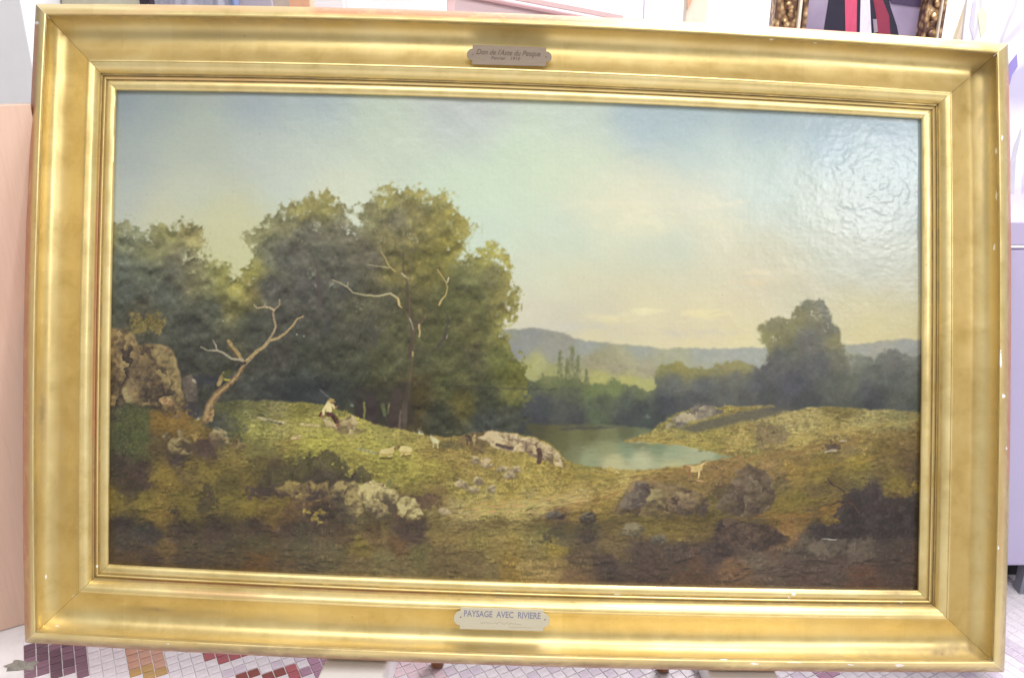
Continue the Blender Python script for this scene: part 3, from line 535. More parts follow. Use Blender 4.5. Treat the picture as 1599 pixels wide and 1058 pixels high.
    for P, c in [([(404, 652), (424, 656), (446, 660)], (176, 164, 128)), ([(418, 656), (440, 662)], (120, 116, 86)), ([(456, 684), (470, 680)], (196, 178, 132)), ([(470, 662), (500, 664)], (186, 172, 124)), ([(560, 700), (590, 708)], (156, 152, 108))]:
        stroke(img, P, 4, 3, c, .6, 12)
    rock(img, [(456, 682), (464, 677), (472, 682), (470, 688), (458, 687)], (200, 182, 136), (178, 158, 108), (140, 120, 78), 43)
    # bushes
    clump([(404, 756), (416, 738), (434, 730), (452, 736), (468, 722), (474, 706), (494, 702), (514, 700), (528, 704), (538, 718), (534, 736), (548, 734), (566, 736), (586, 740), (590, 750), (560, 758), (520, 760), (480, 764), (430, 770)], (88, 82, 60), 44, 900, 8, 9, .85)
    clump([(470, 742), (500, 736), (560, 744), (580, 752), (540, 760), (470, 766)], (72, 64, 58), 45, 200, 7, 8, .7)
    clump([(376, 770), (400, 762), (440, 764), (470, 768), (440, 776), (400, 776)], (80, 68, 64), 46, 160, 6, 8, .7)
    clump([(306, 800), (312, 776), (324, 762), (336, 776), (338, 800)], (78, 70, 56), 47, 130, 6, 8, .7); clump([(258, 800), (268, 790), (278, 798), (276, 808), (262, 806)], (78, 66, 58), 48, 40, 4, 8, .7)
    # great boulder below the slope
    rock(img, [(430, 762), (452, 752), (480, 750), (512, 754), (514, 772), (496, 784), (452, 776), (432, 772)], (160, 142, 94), (122, 106, 78), (84, 72, 68), 49, 0, -1, 7)
    rock(img, [(516, 762), (532, 752), (556, 754), (566, 770), (570, 796), (560, 808), (534, 806), (520, 790)], (166, 150, 106), (116, 104, 78), (72, 66, 64), 50, -.1, -1, 6)
    rock(img, [(560, 754), (580, 750), (600, 754), (616, 766), (626, 776), (622, 796), (606, 812), (584, 812), (572, 790), (562, 768)], (206, 192, 140), (160, 146, 108), (100, 90, 74), 51, -.3, -.9, 5)
    rock(img, [(622, 786), (632, 776), (646, 778), (656, 790), (660, 804), (646, 814), (630, 810), (620, 798)], (198, 186, 136), (148, 134, 92), (96, 84, 66), 52, -.3, -.9, 4)
    clump([(520, 778), (540, 782), (560, 800), (566, 812), (540, 814), (522, 800)], (80, 72, 62), 53, 110, 6, 8, .5); clump([(470, 790), (516, 780), (520, 806), (494, 820), (474, 806)], (88, 74, 64), 54, 120, 8, 9, .5)
    clump([(484, 792), (500, 790), (512, 800), (504, 812), (488, 808)], (150, 134, 74), 55, 60, 5, 10, .6)
    clump([(612, 812), (640, 814), (662, 812), (660, 830), (630, 838), (612, 826)], (84, 72, 62), 56, 120, 8, 8, .5); clump([(650, 780), (680, 774), (692, 786), (664, 800)], (92, 74, 64), 57, 80, 6, 8, .6)
    # broken rock shelf by the water
    rock(img, [(746, 682), (768, 674), (800, 676), (830, 682), (850, 690), (862, 700), (880, 716), (886, 730), (872, 728), (856, 718), (842, 716), (820, 706), (790, 702), (768, 694)], (206, 188, 152), (160, 142, 116), (112, 96, 86), 58, -.3, -.9, 4)
    stroke(img, [(842, 702), (844, 712), (842, 722)], 7, 6, (96, 76, 68), .75); stroke(img, [(776, 694), (800, 700)], 5, 5, (96, 84, 78), .6); stroke(img, [(800, 684), (836, 694)], 2, 2, (150, 130, 112), .5)
    for s, (x, y) in enumerate([(742, 718), (760, 722), (786, 730), (806, 734), (748, 750), (768, 764), (738, 762), (722, 755), (695, 796), (796, 742)]):
        q = 9+(s*7 % 5); rock(img, [(x-q, y+3), (x-q*.5, y-6), (x+q*.5, y-5), (x+q, y+4), (x, y+8)], (196, 178, 140), (160, 146, 118), (124, 110, 92), 60+s)
    clump([(704, 742), (722, 738), (726, 752), (712, 758)], (112, 100, 64), 75, 50, 5, 10, .5); clump([(600, 750), (616, 752), (626, 766), (612, 764)], (112, 108, 70), 76, 40, 4, 9, .5)
    for k in range(60): dab(img, 700+rs.rand()*140, 690+rs.rand()*60, np.array((168, 120, 70.))+rs.randn(3)*5, 3, 1, rs.randn()*.4, .35)
    # path
    for k in range(170):
        t = rs.rand(); dab(img, 730+t*170+rs.randn()*12, 800-t*22+rs.randn()*7, np.array((196, 174, 118.))+rs.randn(3)*9, 7, 1.5, -.1+rs.randn()*.1, .4)
    # stones on the right of the path
    rock(img, [(852, 806), (858, 798), (872, 796), (884, 804), (882, 812), (856, 812)], (116, 110, 98), (86, 80, 74), (70, 60, 58), 80); rock(img, [(905, 806), (916, 798), (928, 800), (930, 816), (908, 818)], (112, 106, 92), (86, 80, 74), (66, 60, 56), 81)
    rock(img, [(956, 800), (972, 774), (988, 752), (1008, 745), (1030, 752), (1066, 760), (1096, 772), (1112, 786), (1104, 802), (1050, 810), (990, 806)], (142, 124, 98), (114, 99, 78), (82, 70, 62), 182, -.3, -.7, 8, .75, 500)
    rock(img, [(966, 792), (974, 776), (988, 766), (994, 752), (1008, 750), (1018, 764), (1012, 782), (1000, 794), (976, 796)], (126, 116, 102), (100, 90, 84), (76, 66, 64), 82, -.7, -.5, 3)
    rock(img, [(1008, 786), (1018, 762), (1036, 762), (1040, 780), (1030, 794), (1012, 796)], (156, 144, 106), (128, 116, 86), (94, 82, 68), 83, -.3, -.8, 4); rock(img, [(1040, 784), (1056, 768), (1078, 770), (1088, 784), (1074, 800), (1048, 800)], (156, 138, 108), (122, 106, 86), (88, 74, 66), 84, -.5, -.7, 4)
    clump([(1060, 798), (1090, 796), (1100, 786), (1110, 792), (1090, 804), (1062, 806)], (78, 68, 62), 85, 80, 4, 8, .7)
    rock(img, [(968, 836), (978, 818), (996, 816), (1006, 828), (996, 840)], (142, 132, 108), (110, 102, 84), (84, 76, 68), 86); rock(img, [(1012, 846), (1018, 836), (1034, 834), (1042, 842), (1030, 852)], (136, 130, 112), (112, 106, 92), (84, 78, 72), 87)
    clump([(906, 836), (920, 824), (934, 830), (932, 848), (912, 850)], (70, 62, 56), 88, 80, 8, 7, .45); clump([(850, 838), (864, 830), (872, 846), (858, 850)], (76, 70, 58), 89, 50, 8, 7, .4)
    rock(img, [(1116, 800), (1134, 772), (1150, 738), (1166, 724), (1184, 732), (1204, 742), (1210, 772), (1204, 796), (1170, 806), (1140, 804)], (124, 112, 100), (98, 86, 76), (74, 64, 62), 90, -.3, -.7, 9, .75, 300, 1.0, .4)
    rock(img, [(1114, 870), (1122, 824), (1136, 810), (1172, 812), (1214, 822), (1238, 842), (1170, 866)], (104, 88, 78), (80, 68, 62), (62, 54, 54), 91, -.3, -.8, 9, .75, 260)
    clump([(1262, 836), (1300, 818), (1316, 800), (1324, 780), (1340, 776), (1350, 764), (1376, 760), (1392, 770), (1400, 790), (1420, 784), (1450, 770), (1450, 830), (1400, 842), (1350, 838), (1290, 846)], (64, 57, 57), 92, 800, 8, 8, .85)
    for P in [[(1342, 800), (1332, 786), (1324, 776), (1316, 764), (1300, 756), (1288, 752)], [(1332, 786), (1310, 782), (1296, 790)], [(1300, 756), (1292, 746)]]: stroke(img, P, 2.4, 1.2, (78, 62, 56), .7)
    rock(img, [(1240, 862), (1270, 848), (1300, 840), (1340, 840), (1352, 850), (1330, 866), (1270, 872)], (124, 113, 100), (98, 89, 80), (70, 62, 58), 93, -.1, -.9, 9, .6, 900)
    stroke(img, [(1284, 841), (1306, 842)], 1.2, 1, (176, 172, 164), .5)
    for k in range(70): dab(img, 1232+rs.randn()*8, 820+rs.randn()*7, np.array((140, 104, 66.))+rs.randn(3)*6, 2.4, 1.4, rs.rand()*3, .3)
    # signature scrawl in red brown
    for P in [[(1322, 884), (1326, 892), (1330, 883), (1334, 893)], [(1336, 890), (1340, 884), (1343, 892), (1348, 884), (1352, 892)], [(1353, 890), (1358, 886), (1362, 891), (1366, 883), (1364, 895)], [(1326, 898), (1345, 895), (1362, 898)]]: stroke(img, P, 1.3, 1.2, (128, 80, 58), .16, 12, None, 2.2)
    # the herdsman on the rock
    for P, a, b, c in [([(504, 648), (506, 640), (510, 633)], 4, 4, (214, 200, 148)), ([(514, 630), (514, 641)], 8, 8, (226, 212, 158)), ([(519, 631), (523, 637)], 4, 3, (216, 200, 146)), ([(512, 646), (520, 648), (526, 654), (528, 662)], 6, 4, (98, 70, 62)), ([(520, 650), (524, 658)], 4, 3, (82, 58, 54)), ([(528, 662), (526, 665)], 2.5, 2, (150, 110, 80)),
                    ([(504, 648), (504, 652)], 2.4, 2, (150, 108, 84)), ([(518, 627), (520, 629)], 4, 3, (132, 92, 72)), ([(513, 625), (524, 627)], 2.2, 1.6, (178, 160, 104)), ([(516, 623), (521, 624)], 3, 3, (170, 150, 96)), ([(524, 637), (527, 634)], 2, 1.8, (160, 118, 92)), ([(502, 644), (500, 649)], 3, 3, (112, 74, 56)), ([(500, 608), (508, 615), (515, 621)], .9, .9, (112, 112, 118))]:
        stroke(img, P, a, b, c, .85, 5, None, .2)
    # sheep, goat, deer-like goat
    def beast(parts):
        for P, a, b, c in parts: stroke(img, P, a, b, c, .88, 6, None, .25)
    wool = (214, 198, 140)
    beast([([(597, 706), (604, 704), (611, 704)], 8, 8, wool), ([(597, 709), (610, 709)], 3, 3, (186, 166, 108)), ([(611, 702), (616, 698)], 5, 3.5, (206, 186, 130)), ([(617, 699), (618, 703)], 2, 1.5, (120, 98, 70)), ([(594, 708), (594, 714)], 2.2, 1.8, (190, 170, 110)), ([(606, 712), (614, 711)], 1.8, 1.6, (196, 176, 120)), ([(594, 715), (612, 715)], 2, 2, (112, 100, 60))])
    beast([([(628, 701), (634, 701), (640, 702)], 9, 8.5, wool), ([(626, 706), (640, 707)], 3, 3, (184, 164, 104)), ([(623, 697), (621, 700)], 4, 3, (130, 112, 76)), ([(628, 708), (626, 711)], 2.2, 1.6, (200, 180, 120)), ([(634, 709), (642, 708)], 2, 1.6, (210, 190, 130)), ([(628, 712), (642, 711)], 1.6, 1.6, (118, 104, 62))])
    beast([([(677, 686), (680, 688), (683, 690)], 7, 6.5, (202, 196, 152)), ([(674, 681), (675, 684)], 4, 4, (190, 184, 146)), ([(673, 679), (675, 681)], 2, 1.4, (150, 142, 112)), ([(677, 691), (677, 698)], 2, 1.6, (180, 172, 128)), ([(684, 691), (684, 699)], 2, 1.6, (196, 188, 142)), ([(681, 692), (682, 697)], 1.6, 1.3, (150, 142, 104))])
    beast([([(730, 685), (736, 685)], 6, 6, (96, 82, 68)), ([(740, 684), (741, 688)], 5, 4, (160, 142, 104)), ([(742, 679), (741, 683)], 3, 3, (168, 150, 112)), ([(730, 688), (730, 694)], 1.6, 1.4, (92, 76, 60)), ([(741, 689), (741, 694)], 1.6, 1.4, (150, 132, 96)), ([(727, 680), (734, 681)], 2, 2, (72, 64, 60))])
    lay(img, poly_mask([(686, 690), (700, 686), (722, 692), (726, 700), (704, 702), (688, 700)], 3, 2, 2)*.6, np.array((84, 80, 62.)))
    beast([([(1076, 731), (1086, 732), (1093, 730)], 8, 9, (200, 176, 122)), ([(1069, 728), (1076, 732)], 4, 7, (150, 122, 84)), ([(1077, 734), (1077, 744)], 2.4, 1.6, (150, 110, 76)), ([(1092, 732), (1092, 740), (1091, 746)], 3, 1.6, (204, 178, 122)), ([(1094, 728), (1099, 723)], 4, 2.6, (204, 180, 126)), ([(1100, 722), (1103, 724)], 2.4, 1.6, (190, 160, 110)), ([(1096, 721), (1101, 719)], 1.2, 1, (112, 92, 72)), ([(1088, 749), (1098, 751)], 2, 2, (176, 148, 110))])
    # pale flecks of old varnish loss
    for (x, y) in [(428, 273), (591, 288), (495, 284), (365, 300), (800, 387), (912, 433), (1128, 461), (1250, 357), (230, 304), (445, 200), (406, 210)]: dab(img, x, y, np.array((135, 138, 128.)), 1.0, .9, 0, .6)
    # vignette of dark edge where the rebate touches the paint
    img += ((vnoise(3, 91, 2)*2.4)+vnoise(260, 92, 2)*1.5)[..., None]
    img = img-9*np.clip(1-img/150, 0, 1)
    img[..., 2] *= .965
    img = img+(img-np.stack([blur(img[..., k], 2) for k in range(3)], -1))*(.15+.4*land)[..., None]
    return np.clip(img, 0, 255)

# ================================================================ the setting
ROOM = R(28.7)                                              # the room stands turned to the picture
def turn(x, y): return Vector((x*math.cos(ROOM)-y*math.sin(ROOM), x*math.sin(ROOM)+y*math.cos(ROOM)))
def unturn(p): return (p[0]*math.cos(-ROOM)-p[1]*math.sin(-ROOM), p[0]*math.sin(-ROOM)+p[1]*math.cos(-ROOM))
m_floor = simple('cement_floor', lin((216, 213, 214)), .55, .12, 40)
bm = bmesh.new(); box(bm, -4, 4, -2.5, 4.2, -.06, 0)
floor = link('floor', mesh('floor', bm), m_floor, None, 'structure')
m_wall = simple('wall_paint', lin((226, 225, 226)), .8, .04, 9)
bm = bmesh.new(); box(bm, -4, 4, 3.1, 3.2, 0, 3.0)
link('back_wall', mesh('back_wall', bm), m_wall, None, 'structure')

# mosaic: small square tiles, each its own piece
PIT, TS, TH = .0162, .0152, .0011
TCOL = {'white': (222, 216, 222), 'lilac': (206, 194, 208), 'plum': (128, 100, 116), 'dark_plum': (104, 80, 94), 'tan': (196, 152, 132), 'ochre': (186, 150, 96), 'red': (168, 92, 98), 'brick': (134, 72, 66), 'mauve': (172, 132, 156), 'pink': (216, 192, 200)}
bm = bmesh.new(); box(bm, -TS/2, TS/2, -TS/2, TS/2, 0, TH)
for v in bm.verts:
    if v.co.z > TH/2: v.co.x *= .93; v.co.y *= .93
base_tile = mesh('tile', bm)
TM = {}
for k, c in TCOL.items():
    me = base_tile.copy(); me.name = 'tile_'+k; me.materials.append(simple('tile_'+k, lin(c), .28, .14, 90, bmp=.15)); TM[k] = me
def to_px(p):
    q = Vector(p)-EYE; d = q.dot(AX); return 800+F*q.x/d, 529-F*q.dot(UP)/d
rt = random.Random(5)
def tile_colour(x, y):
    x = x-(y-1003)*(x-24)/986.0                       # follow the courses of the mosaic
    if x < 126: return rt.choice(['plum', 'plum', 'dark_plum', 'dark_plum'])
    if x < 190: return 'white'
    if x < 249: return 'ochre' if y > 1040 else 'tan'
    if x < 306: return 'white'
    if x < 386 and y < 1034-(x-306)*.1: return 'red'
    if 300 < x < 515 and y > 1056-(x-300)*.11: return rt.choice(['brick', 'brick', 'red']) if x < 450 else 'mauve'
    if 460 < x < 515: return 'mauve'
    if 590 < x < 668: return 'pink'
    if 1215 < x < 1245: return 'mauve'
    return rt.choice(['white', 'white', 'lilac'])
shown, hidden = [], []
for i in range(-70, 130):
    for j in range(-30, 130):
        p = turn(i*PIT, j*PIT); p = Vector((p.x, p.y, 0))
        if not (-1.0 < p.x < 1.0 and .72 < p.y < 1.75): continue
        x, y = to_px(p)
        if x < 44+(y-1003)*-.2: continue                                     # bare cement where the mosaic is lost
        edge = 1001+(x-41)/1525*46+13*4*((x-41)/1525)*(1-(x-41)/1525)        # lower edge of the gilt frame
        (shown if (0 < x < 1605 and edge-8 < y < 1066) or (x > 1560 and 935 < y < 1066) else hidden).append((abs(y-1030), p, x, y))
shown.sort(key=lambda s: s[0])
for k, (_, p, x, y) in enumerate(shown):
    if k < 300:
        o = link('tile', TM[tile_colour(x, y)], None, floor); o.location = p; o.rotation_euler.z = ROOM+rt.uniform(-.03, .03)
        o.location.z = rt.uniform(-.0002, .0002)
    else: hidden.append((0, p, x, y))
bm = bmesh.new(); ca, sa = math.cos(ROOM), math.sin(ROOM)
for _, p, x, y in hidden:
    q = [bm.verts.new((p.x+ca*a*h*TS/2-sa*b*h*TS/2, p.y+sa*a*h*TS/2+ca*b*h*TS/2, z)) for h, z in ((1, 0), (.93, TH)) for a, b in ((-1, -1), (1, -1), (1, 1), (-1, 1))]
    bm.faces.new(q[4:])
    for n in range(4): bm.faces.new((q[n], q[(n+1) % 4], q[4+(n+1) % 4], q[4+n]))
me = mesh('tile_field', bm); link('tile_field', me, TM['white'].materials[0], floor, 'stuff')
# a lump of broken cement at the edge of the mosaic
bm = bmesh.new(); bmesh.ops.create_icosphere(bm, subdivisions=3, radius=1)
rr = random.Random(3)
for v in bm.verts:
    n = 1+.35*math.sin(v.co.x*5.1+1)*math.cos(v.co.y*4.3)+rr.uniform(-.12, .12)
    v.co = Vector((v.co.x*.021*n, v.co.y*.010*n, max(-.002, v.co.z*.0035*n)))
o = link('cement_lump', mesh('cement_lump', bm), simple('broken_cement', lin((138, 134, 126)), .9, .3, 200))
o.location = on_floor(36, 1039); tag(o, 'flat crumbling patch of grey cement on the floor by the plum tiles', 'cement patch')

# ================================================================ the gilded frame and its picture
PIC = empty('framed_painting', (0, 0, 0)); PIC.matrix_world = POSE
tag(PIC, 'large landscape oil painting with trees and pond in a wide gilded frame', 'painting')
OUT = [(58, 8), (1573, 70), (1567, 1047), (41, 1001)]; INN = [(183, 141.5), (1438.7, 186), (1433, 920.5), (170.7, 880)]
BOW = [(15.7, 8, (0, -1)), (7.5, 3, (1, 0)), (13, 7.5, (0, 1)), (10, 2.5, (-1, 0))]
def fpt(side, s, t):
    a, b = side, (side+1) % 4
    c0 = [OUT[a][k]+(INN[a][k]-OUT[a][k])*t for k in (0, 1)]; c1 = [OUT[b][k]+(INN[b][k]-OUT[b][k])*t for k in (0, 1)]
    w_ = (BOW[side][0]*(1-t)+BOW[side][1]*t)*4*s*(1-s); n = BOW[side][2]
    return c0[0]+(c1[0]-c0[0])*s+n[0]*w_, c0[1]+(c1[1]-c0[1])*s+n[1]*w_
PROF = [(-.012, -.022), (-.012, .004), (-.004, .010), (-.002, .024), (.010, .0325), (.028, .0390), (.05, .0432), (.075, .0456), (.098, .0462), (.112, .0456), (.118, .0436), (.123, .0410), (.128, .0408), (.134, .0340), (.150, .0262), (.175, .0203), (.21, .0160), (.25, .0122), (.29, .0096), (.33, .0078), (.38, .0066), (.43, .0066), (.48, .0079),
        (.53, .0103), (.57, .0132), (.605, .0166), (.63, .0196), (.636, .0200), (.638, .0226), (.644, .0230), (.654, .0230), (.659, .0216), (.685, .0212), (.71, .0203), (.735, .0186), (.76, .0162), (.785, .0130), (.803, .0098), (.806, .0082), (.822, .0082), (.826, .0056), (.834, .0060), (.842, .0078), (.853, .0086), (.864, .0078), (.871, .0058), (.876, .0046), (.884, .0050), (.905, .0060), (.935, .0060), (.965, .0050), (.985, .0036), (.996, .0020), (1.0, .0004), (1.0, -.0060)]
BOLE = [(0, 200, 470, -.02, .05, .35), (0, 470, 1360, -.02, .062, 1.0), (0, 60, 260, .06, .115, .35), (3, 20, 900, -.02, .035, .8), (3, 600, 1000, -.02, .06, .55), (1, 100, 760, -.02, .016, .9), (1, 500, 900, .03, .08, .3), (2, 60, 1540, -.02, .012, .4), (3, 300, 700, .8, .83, .6), (3, 200, 880, .82, .845, .35), (2, 180, 700, .82, .84, .4), (0, 160, 500, .84, .87, .4), (2, 260, 420, .66, .75, .4)]   # rail, from, to (along), profile span, amount
CHIP = [(1556, 236, 3, 9), (1556, 306, 2.5, 14), (1555, 350, 2.5, 22), (1554, 385, 2, 12), (1566, 214, 3, 6), (1563, 560, 3, 26), (1552, 548, 2.5, 15), (1568, 618, 4, 6), (1572, 700, 3, 5), (1560, 855, 3, 5), (1205, 62, 9, 2.5), (1273, 67, 4, 2), (58, 36, 6, 4), (75, 962, 2.5, 24), (73, 900, 2, 10), (90, 975, 8, 4), (117, 930, 6, 4), (1240, 927, 7, 8), (1232, 932, 2, 6), (1265, 921, 5, 2), (1408, 940, 4, 4), (1404, 1038, 13, 4), (1330, 1037, 9, 2), (1240, 1034, 22, 2.5), (1180, 1035, 14, 2), (262, 1005, 8, 3), (168, 872, 2, 6), (152, 884, 4, 5), (135, 971, 3, 1.6), (640, 992, 3, 4), (664, 993, 3, 3), (965, 927, 12, 1.6), (885, 924, 10, 1.5), (1130, 1029, 10, 2)]
GRIME_SHADE = [(1300, 1018, 160, 5, .5), (1500, 1012, 40, 10, .9), (420, 965, 60, 5, .35), (97, 700, 6, 120, .35), (560, 1012, 260, 3, .45), (1532, 180, 10, 70, .6), (300, 1013, 420, 5, .8), (800, 1036, 500, 5, .7), (1300, 1046, 420, 5, .8), (44, 600, 5, 420, .6), (67, 655, 7, 70, .9), (58, 820, 5, 60, .7), (1480, 1020, 46, 9, 1.0), (1350, 1024, 90, 7, .65), (1130, 1020, 120, 4, .45), (230, 952, 40, 4, .9), (290, 957, 50, 3, .6), (700, 1003, 160, 3, .5), (110, 985, 40, 8, .6), (1545, 110, 26, 22, .7), (1400, 925, 30, 5, .8), (1425, 960, 26, 5, .4), (330, 54, 130, 10, .3), (1538, 290, 6, 110, .55), (1560, 850, 7, 120, .5), (155, 850, 3, 40, .4), (80, 830, 8, 50, .3), (420, 84, 30, 3, .35), (560, 83, 30, 2.5, .4)]  # rubbed grime; the long bottom strips are painted shade of the lip
m_gold, t, b = nt('water_gilding')
at = nd(t, 'ShaderNodeAttribute', _attribute_name='wear_shade'); sp = t.nodes.new('ShaderNodeSeparateColor'); t.links.new(at.outputs['Color'], sp.inputs[0])
al = nd(t, 'ShaderNodeAttribute', _attribute_name='along'); alv = al.outputs['Fac']
v = coords(t); nb = noise(t, 9, 4, .6, v); nf = noise(t, 120, 5, .7, v); nm = noise(t, 34, 4, .65, v, .4)
base = ramp(t, mth(t, 'ADD', mth(t, 'MULTIPLY', nb, .55), mth(t, 'MULTIPLY', nm, .45)), [(.3, (.60, .455, .175)), (.5, (.76, .61, .28)), (.72, (.84, .71, .37))])
leaf = nd(t, 'ShaderNodeTexWhiteNoise', _noise_dimensions='1D'); t.links.new(mth(t, 'FLOOR', mth(t, 'ADD', alv, mth(t, 'MULTIPLY', nb, .12))), leaf.inputs['W'])
base = mixc(t, 1.0, base, ramp(t, leaf.outputs['Value'], [(0, (.96, .955, .94)), (1, (1.03, 1.03, 1.03))]), 'MULTIPLY')
fr = mth(t, 'FRACT', mth(t, 'ADD', alv, mth(t, 'MULTIPLY', nb, .12)))
lap = mth(t, 'LESS_THAN', fr, .022)
base = mixc(t, mth(t, 'MULTIPLY', lap, .14), base, (.86, .70, .36))
specks = mth(t, 'GREATER_THAN', nf, .70)
base = mixc(t, mth(t, 'MULTIPLY', specks, .45), base, (.28, .15, .06))
bole = mth(t, 'MULTIPLY', mth(t, 'MULTIPLY', sp.outputs[0], 1.0), ramp(t, nm, [(.28, (0.1,)*3), (.46, (1,)*3)]))
chip = mth(t, 'GREATER_THAN', mth(t, 'ADD', sp.outputs[1], mth(t, 'MULTIPLY', mth(t, 'SUBTRACT', nf, .5), 1.3)), .62)
grm_shade = mth(t, 'MULTIPLY', sp.outputs[2], ramp(t, nm, [(.3, (.3,)*3), (.6, (1,)*3)]))
base = mixc(t, mth(t, 'MULTIPLY', grm_shade, .95), base, (.25, .175, .085))
base = mixc(t, mth(t, 'MULTIPLY', bole, .9), base, (.50, .19, .11))
base = mixc(t, chip, base, (.82, .80, .76))
t.links.new(base, b.inputs['Base Color'])
cov = mth(t, 'SUBTRACT', 1.0, mth(t, 'MAXIMUM', mth(t, 'MAXIMUM', mth(t, 'MULTIPLY', bole, .85), mth(t, 'MULTIPLY', grm_shade, .45)), chip))
t.links.new(mth(t, 'MULTIPLY', cov, .66), b.inputs['Metallic'])
t.links.new(mth(t, 'ADD', mth(t, 'MULTIPLY', nm, .22), mth(t, 'ADD', mth(t, 'MULTIPLY', grm_shade, .15), .27)), b.inputs['Roughness'])
bump(t, b, mth(t, 'ADD', mth(t, 'MULTIPLY', nm, .6), mth(t, 'MULTIPLY', nf, .4)), .12, .0012)
NS_ = 420
for side in range(4):
    ss = [.00022+(1-.00044)*i/NS_ for i in range(NS_+1)]
    co, wr, alng = [], [], []
    rj = random.Random(40+side); ph = rj.uniform(0, 9)
    for i, s in enumerate(ss):
        wob = .0007*math.sin(s*21+ph)+.0004*math.sin(s*57+ph*2)
        for t_, z in PROF:
            x, y = fpt(side, s, t_); q = pl(x, y, z+wob*(z > 0)*.5); co.append(q)
            L = x if side in (0, 2) else y
            bo = 0.0
            for sd, l0, l1, a0, a1, am in BOLE:
                if sd == side and l0 < L < l1 and a0 <= t_ <= a1: bo = max(bo, am*min(1, (L-l0)/25, (l1-L)/25))
            ch = 0.0
            for cx, cy, rx, ry in CHIP:
                d_ = ((x-cx)/rx)**2+((y-cy)/ry)**2
                if d_ < 4: ch = max(ch, math.exp(-d_*1.5))
            gr_shade = 0.0
            for cx, cy, rx, ry, am in GRIME_SHADE:
                d_ = ((x-cx)/rx)**2+((y-cy)/ry)**2
                if d_ < 6: gr_shade = max(gr_shade, am*math.exp(-d_*.7))
            if t_ < .07 and z > 0: gr_shade = max(gr_shade, (.2, .8, 1.0, .8)[side]*(1-max(0, t_-.015)/.06))          # handled outer edge; down-facing bottom lip has its shade painted in
            if .117 < t_ < .14 or .8 < t_ < .836 or .866 < t_ < .886: gr_shade = max(gr_shade, .7)                     # dust in the quirks
            if .126 < t_ < .30 and side in (0, 1): gr_shade = max(gr_shade, .65*(1-(t_-.126)/.18)*(.75+.35*math.sin(s*9+side)))   # shade and dirt under the lip, painted into the colour
            wr += [bo, ch, gr_shade, 1.0]; alng.append(L/76.0+side*31+(0 if t_ < .12 else 40.4 if t_ < .64 else 80.7))
    n = len(PROF); fs = [(i*n+j, i*n+j+1, (i+1)*n+j+1, (i+1)*n+j) for i in range(NS_) for j in range(n-1)]
    fs += [tuple(range(n-1, -1, -1)), tuple(NS_*n+j for j in range(n))]
    me = bpy.data.meshes.new('rail'); me.from_pydata(co, [], fs)
    bm = bmesh.new(); bm.from_mesh(me); bmesh.ops.recalc_face_normals(bm, faces=bm.faces); 
    if sum(f.normal.z*f.calc_area() for f in bm.faces) < 0: bmesh.ops.reverse_faces(bm, faces=bm.faces)
    bm.to_mesh(me); bm.free()
    for p in me.polygons: p.use_smooth = True
    me.set_sharp_from_angle(angle=R(32))
    ca_ = me.color_attributes.new('wear_shade', 'FLOAT_COLOR', 'POINT'); ca_.data.foreach_set('color', wr)
    fa = me.attributes.new('along', 'FLOAT', 'POINT'); fa.data.foreach_set('value', alng)
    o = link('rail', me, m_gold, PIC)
    o['label'] = ['top rail of the gilt frame with red clay worn through its upper edge', 'right rail of the gilt frame with chipped white gesso', 'bottom rail of the gilt frame, brightest at its right half', 'left rail of the gilt frame with grey rubbed patches'][side]

# canvas: a fine sheet whose pigments are painted by the brush code above
IMG = make_painting()
NXC, NYC = 1060, 650
u_ = np.linspace(-.006, 1.006, NXC); v_ = np.linspace(-.009, 1.009, NYC); U, V = np.meshgrid(u_, v_)
I0, I1, I2, I3 = [np.array(p, float) for p in INN]
X = (I0[0]*(1-U)+I1[0]*U)*(1-V)+(I3[0]*(1-U)+I2[0]*U)*V; Y = (I0[1]*(1-U)+I1[1]*U)*(1-V)+(I3[1]*(1-U)+I2[1]*U)*V
qu = 4*np.clip(U, 0, 1)*(1-np.clip(U, 0, 1)); qv = 4*np.clip(V, 0, 1)*(1-np.clip(V, 0, 1))
Y = Y-8*qu*(1-V)+7.5*qu*V; X = X+3*qv*U-2.5*qv*(1-U)
fx = np.clip(X-PX0, 0, PW-2); fy = np.clip(Y-PY0, 0, PH-2); ix = fx.astype(int); iy = fy.astype(int); tx = (fx-ix)[..., None]; ty = (fy-iy)[..., None]
col = (IMG[iy, ix]*(1-tx)+IMG[iy, ix+1]*tx)*(1-ty)+(IMG[iy+1, ix]*(1-tx)+IMG[iy+1, ix+1]*tx)*ty
# relief: brush marks where the paint is broken, blistered ridges at the upper right
lum = IMG.mean(2); hi = (lum-blur(lum, 4))/255.0
rid = (1-np.abs(vnoise(10, 301, 3, 2.6)+N3*.25)*3.4).clip(0, 1)**2*(vnoise(24, 307, 2) > -.05)*.8+(1-np.abs(vnoise(9, 302, 2, .5)+N4*.2)*3.4).clip(0, 1)**2*(vnoise(24, 308, 2) > .1)*.6+vnoise(6, 309, 2)*.5; rid = blur(rid, 1)
wz = np.exp(-(((GX-1360)/85)**2+((GY-300)/70)**2))+.45*np.exp(-(((GX-1330)/130)**2+((GY-270)/110)**2))+.25*np.exp(-(((GX-1385)/16)**2+((GY-430)/60)**2))
H = hi*.0007+(rid-.3)*wz*.00036+vnoise(34, 303, 3)*.00030+vnoise(4.5, 304, 2)*.00006
H = H+vnoise(240, 305, 2)*.0016
Z = -.0042+(H[iy, ix]*(1-tx[..., 0])+H[iy, ix+1]*tx[..., 0])*(1-ty[..., 0])+(H[iy+1, ix]*(1-tx[..., 0])+H[iy+1, ix+1]*tx[..., 0])*ty[..., 0]
K = (D-Z)/F; P3 = np.stack([(X-800)*K, -(Y-529)*K, Z], -1).reshape(-1, 3)
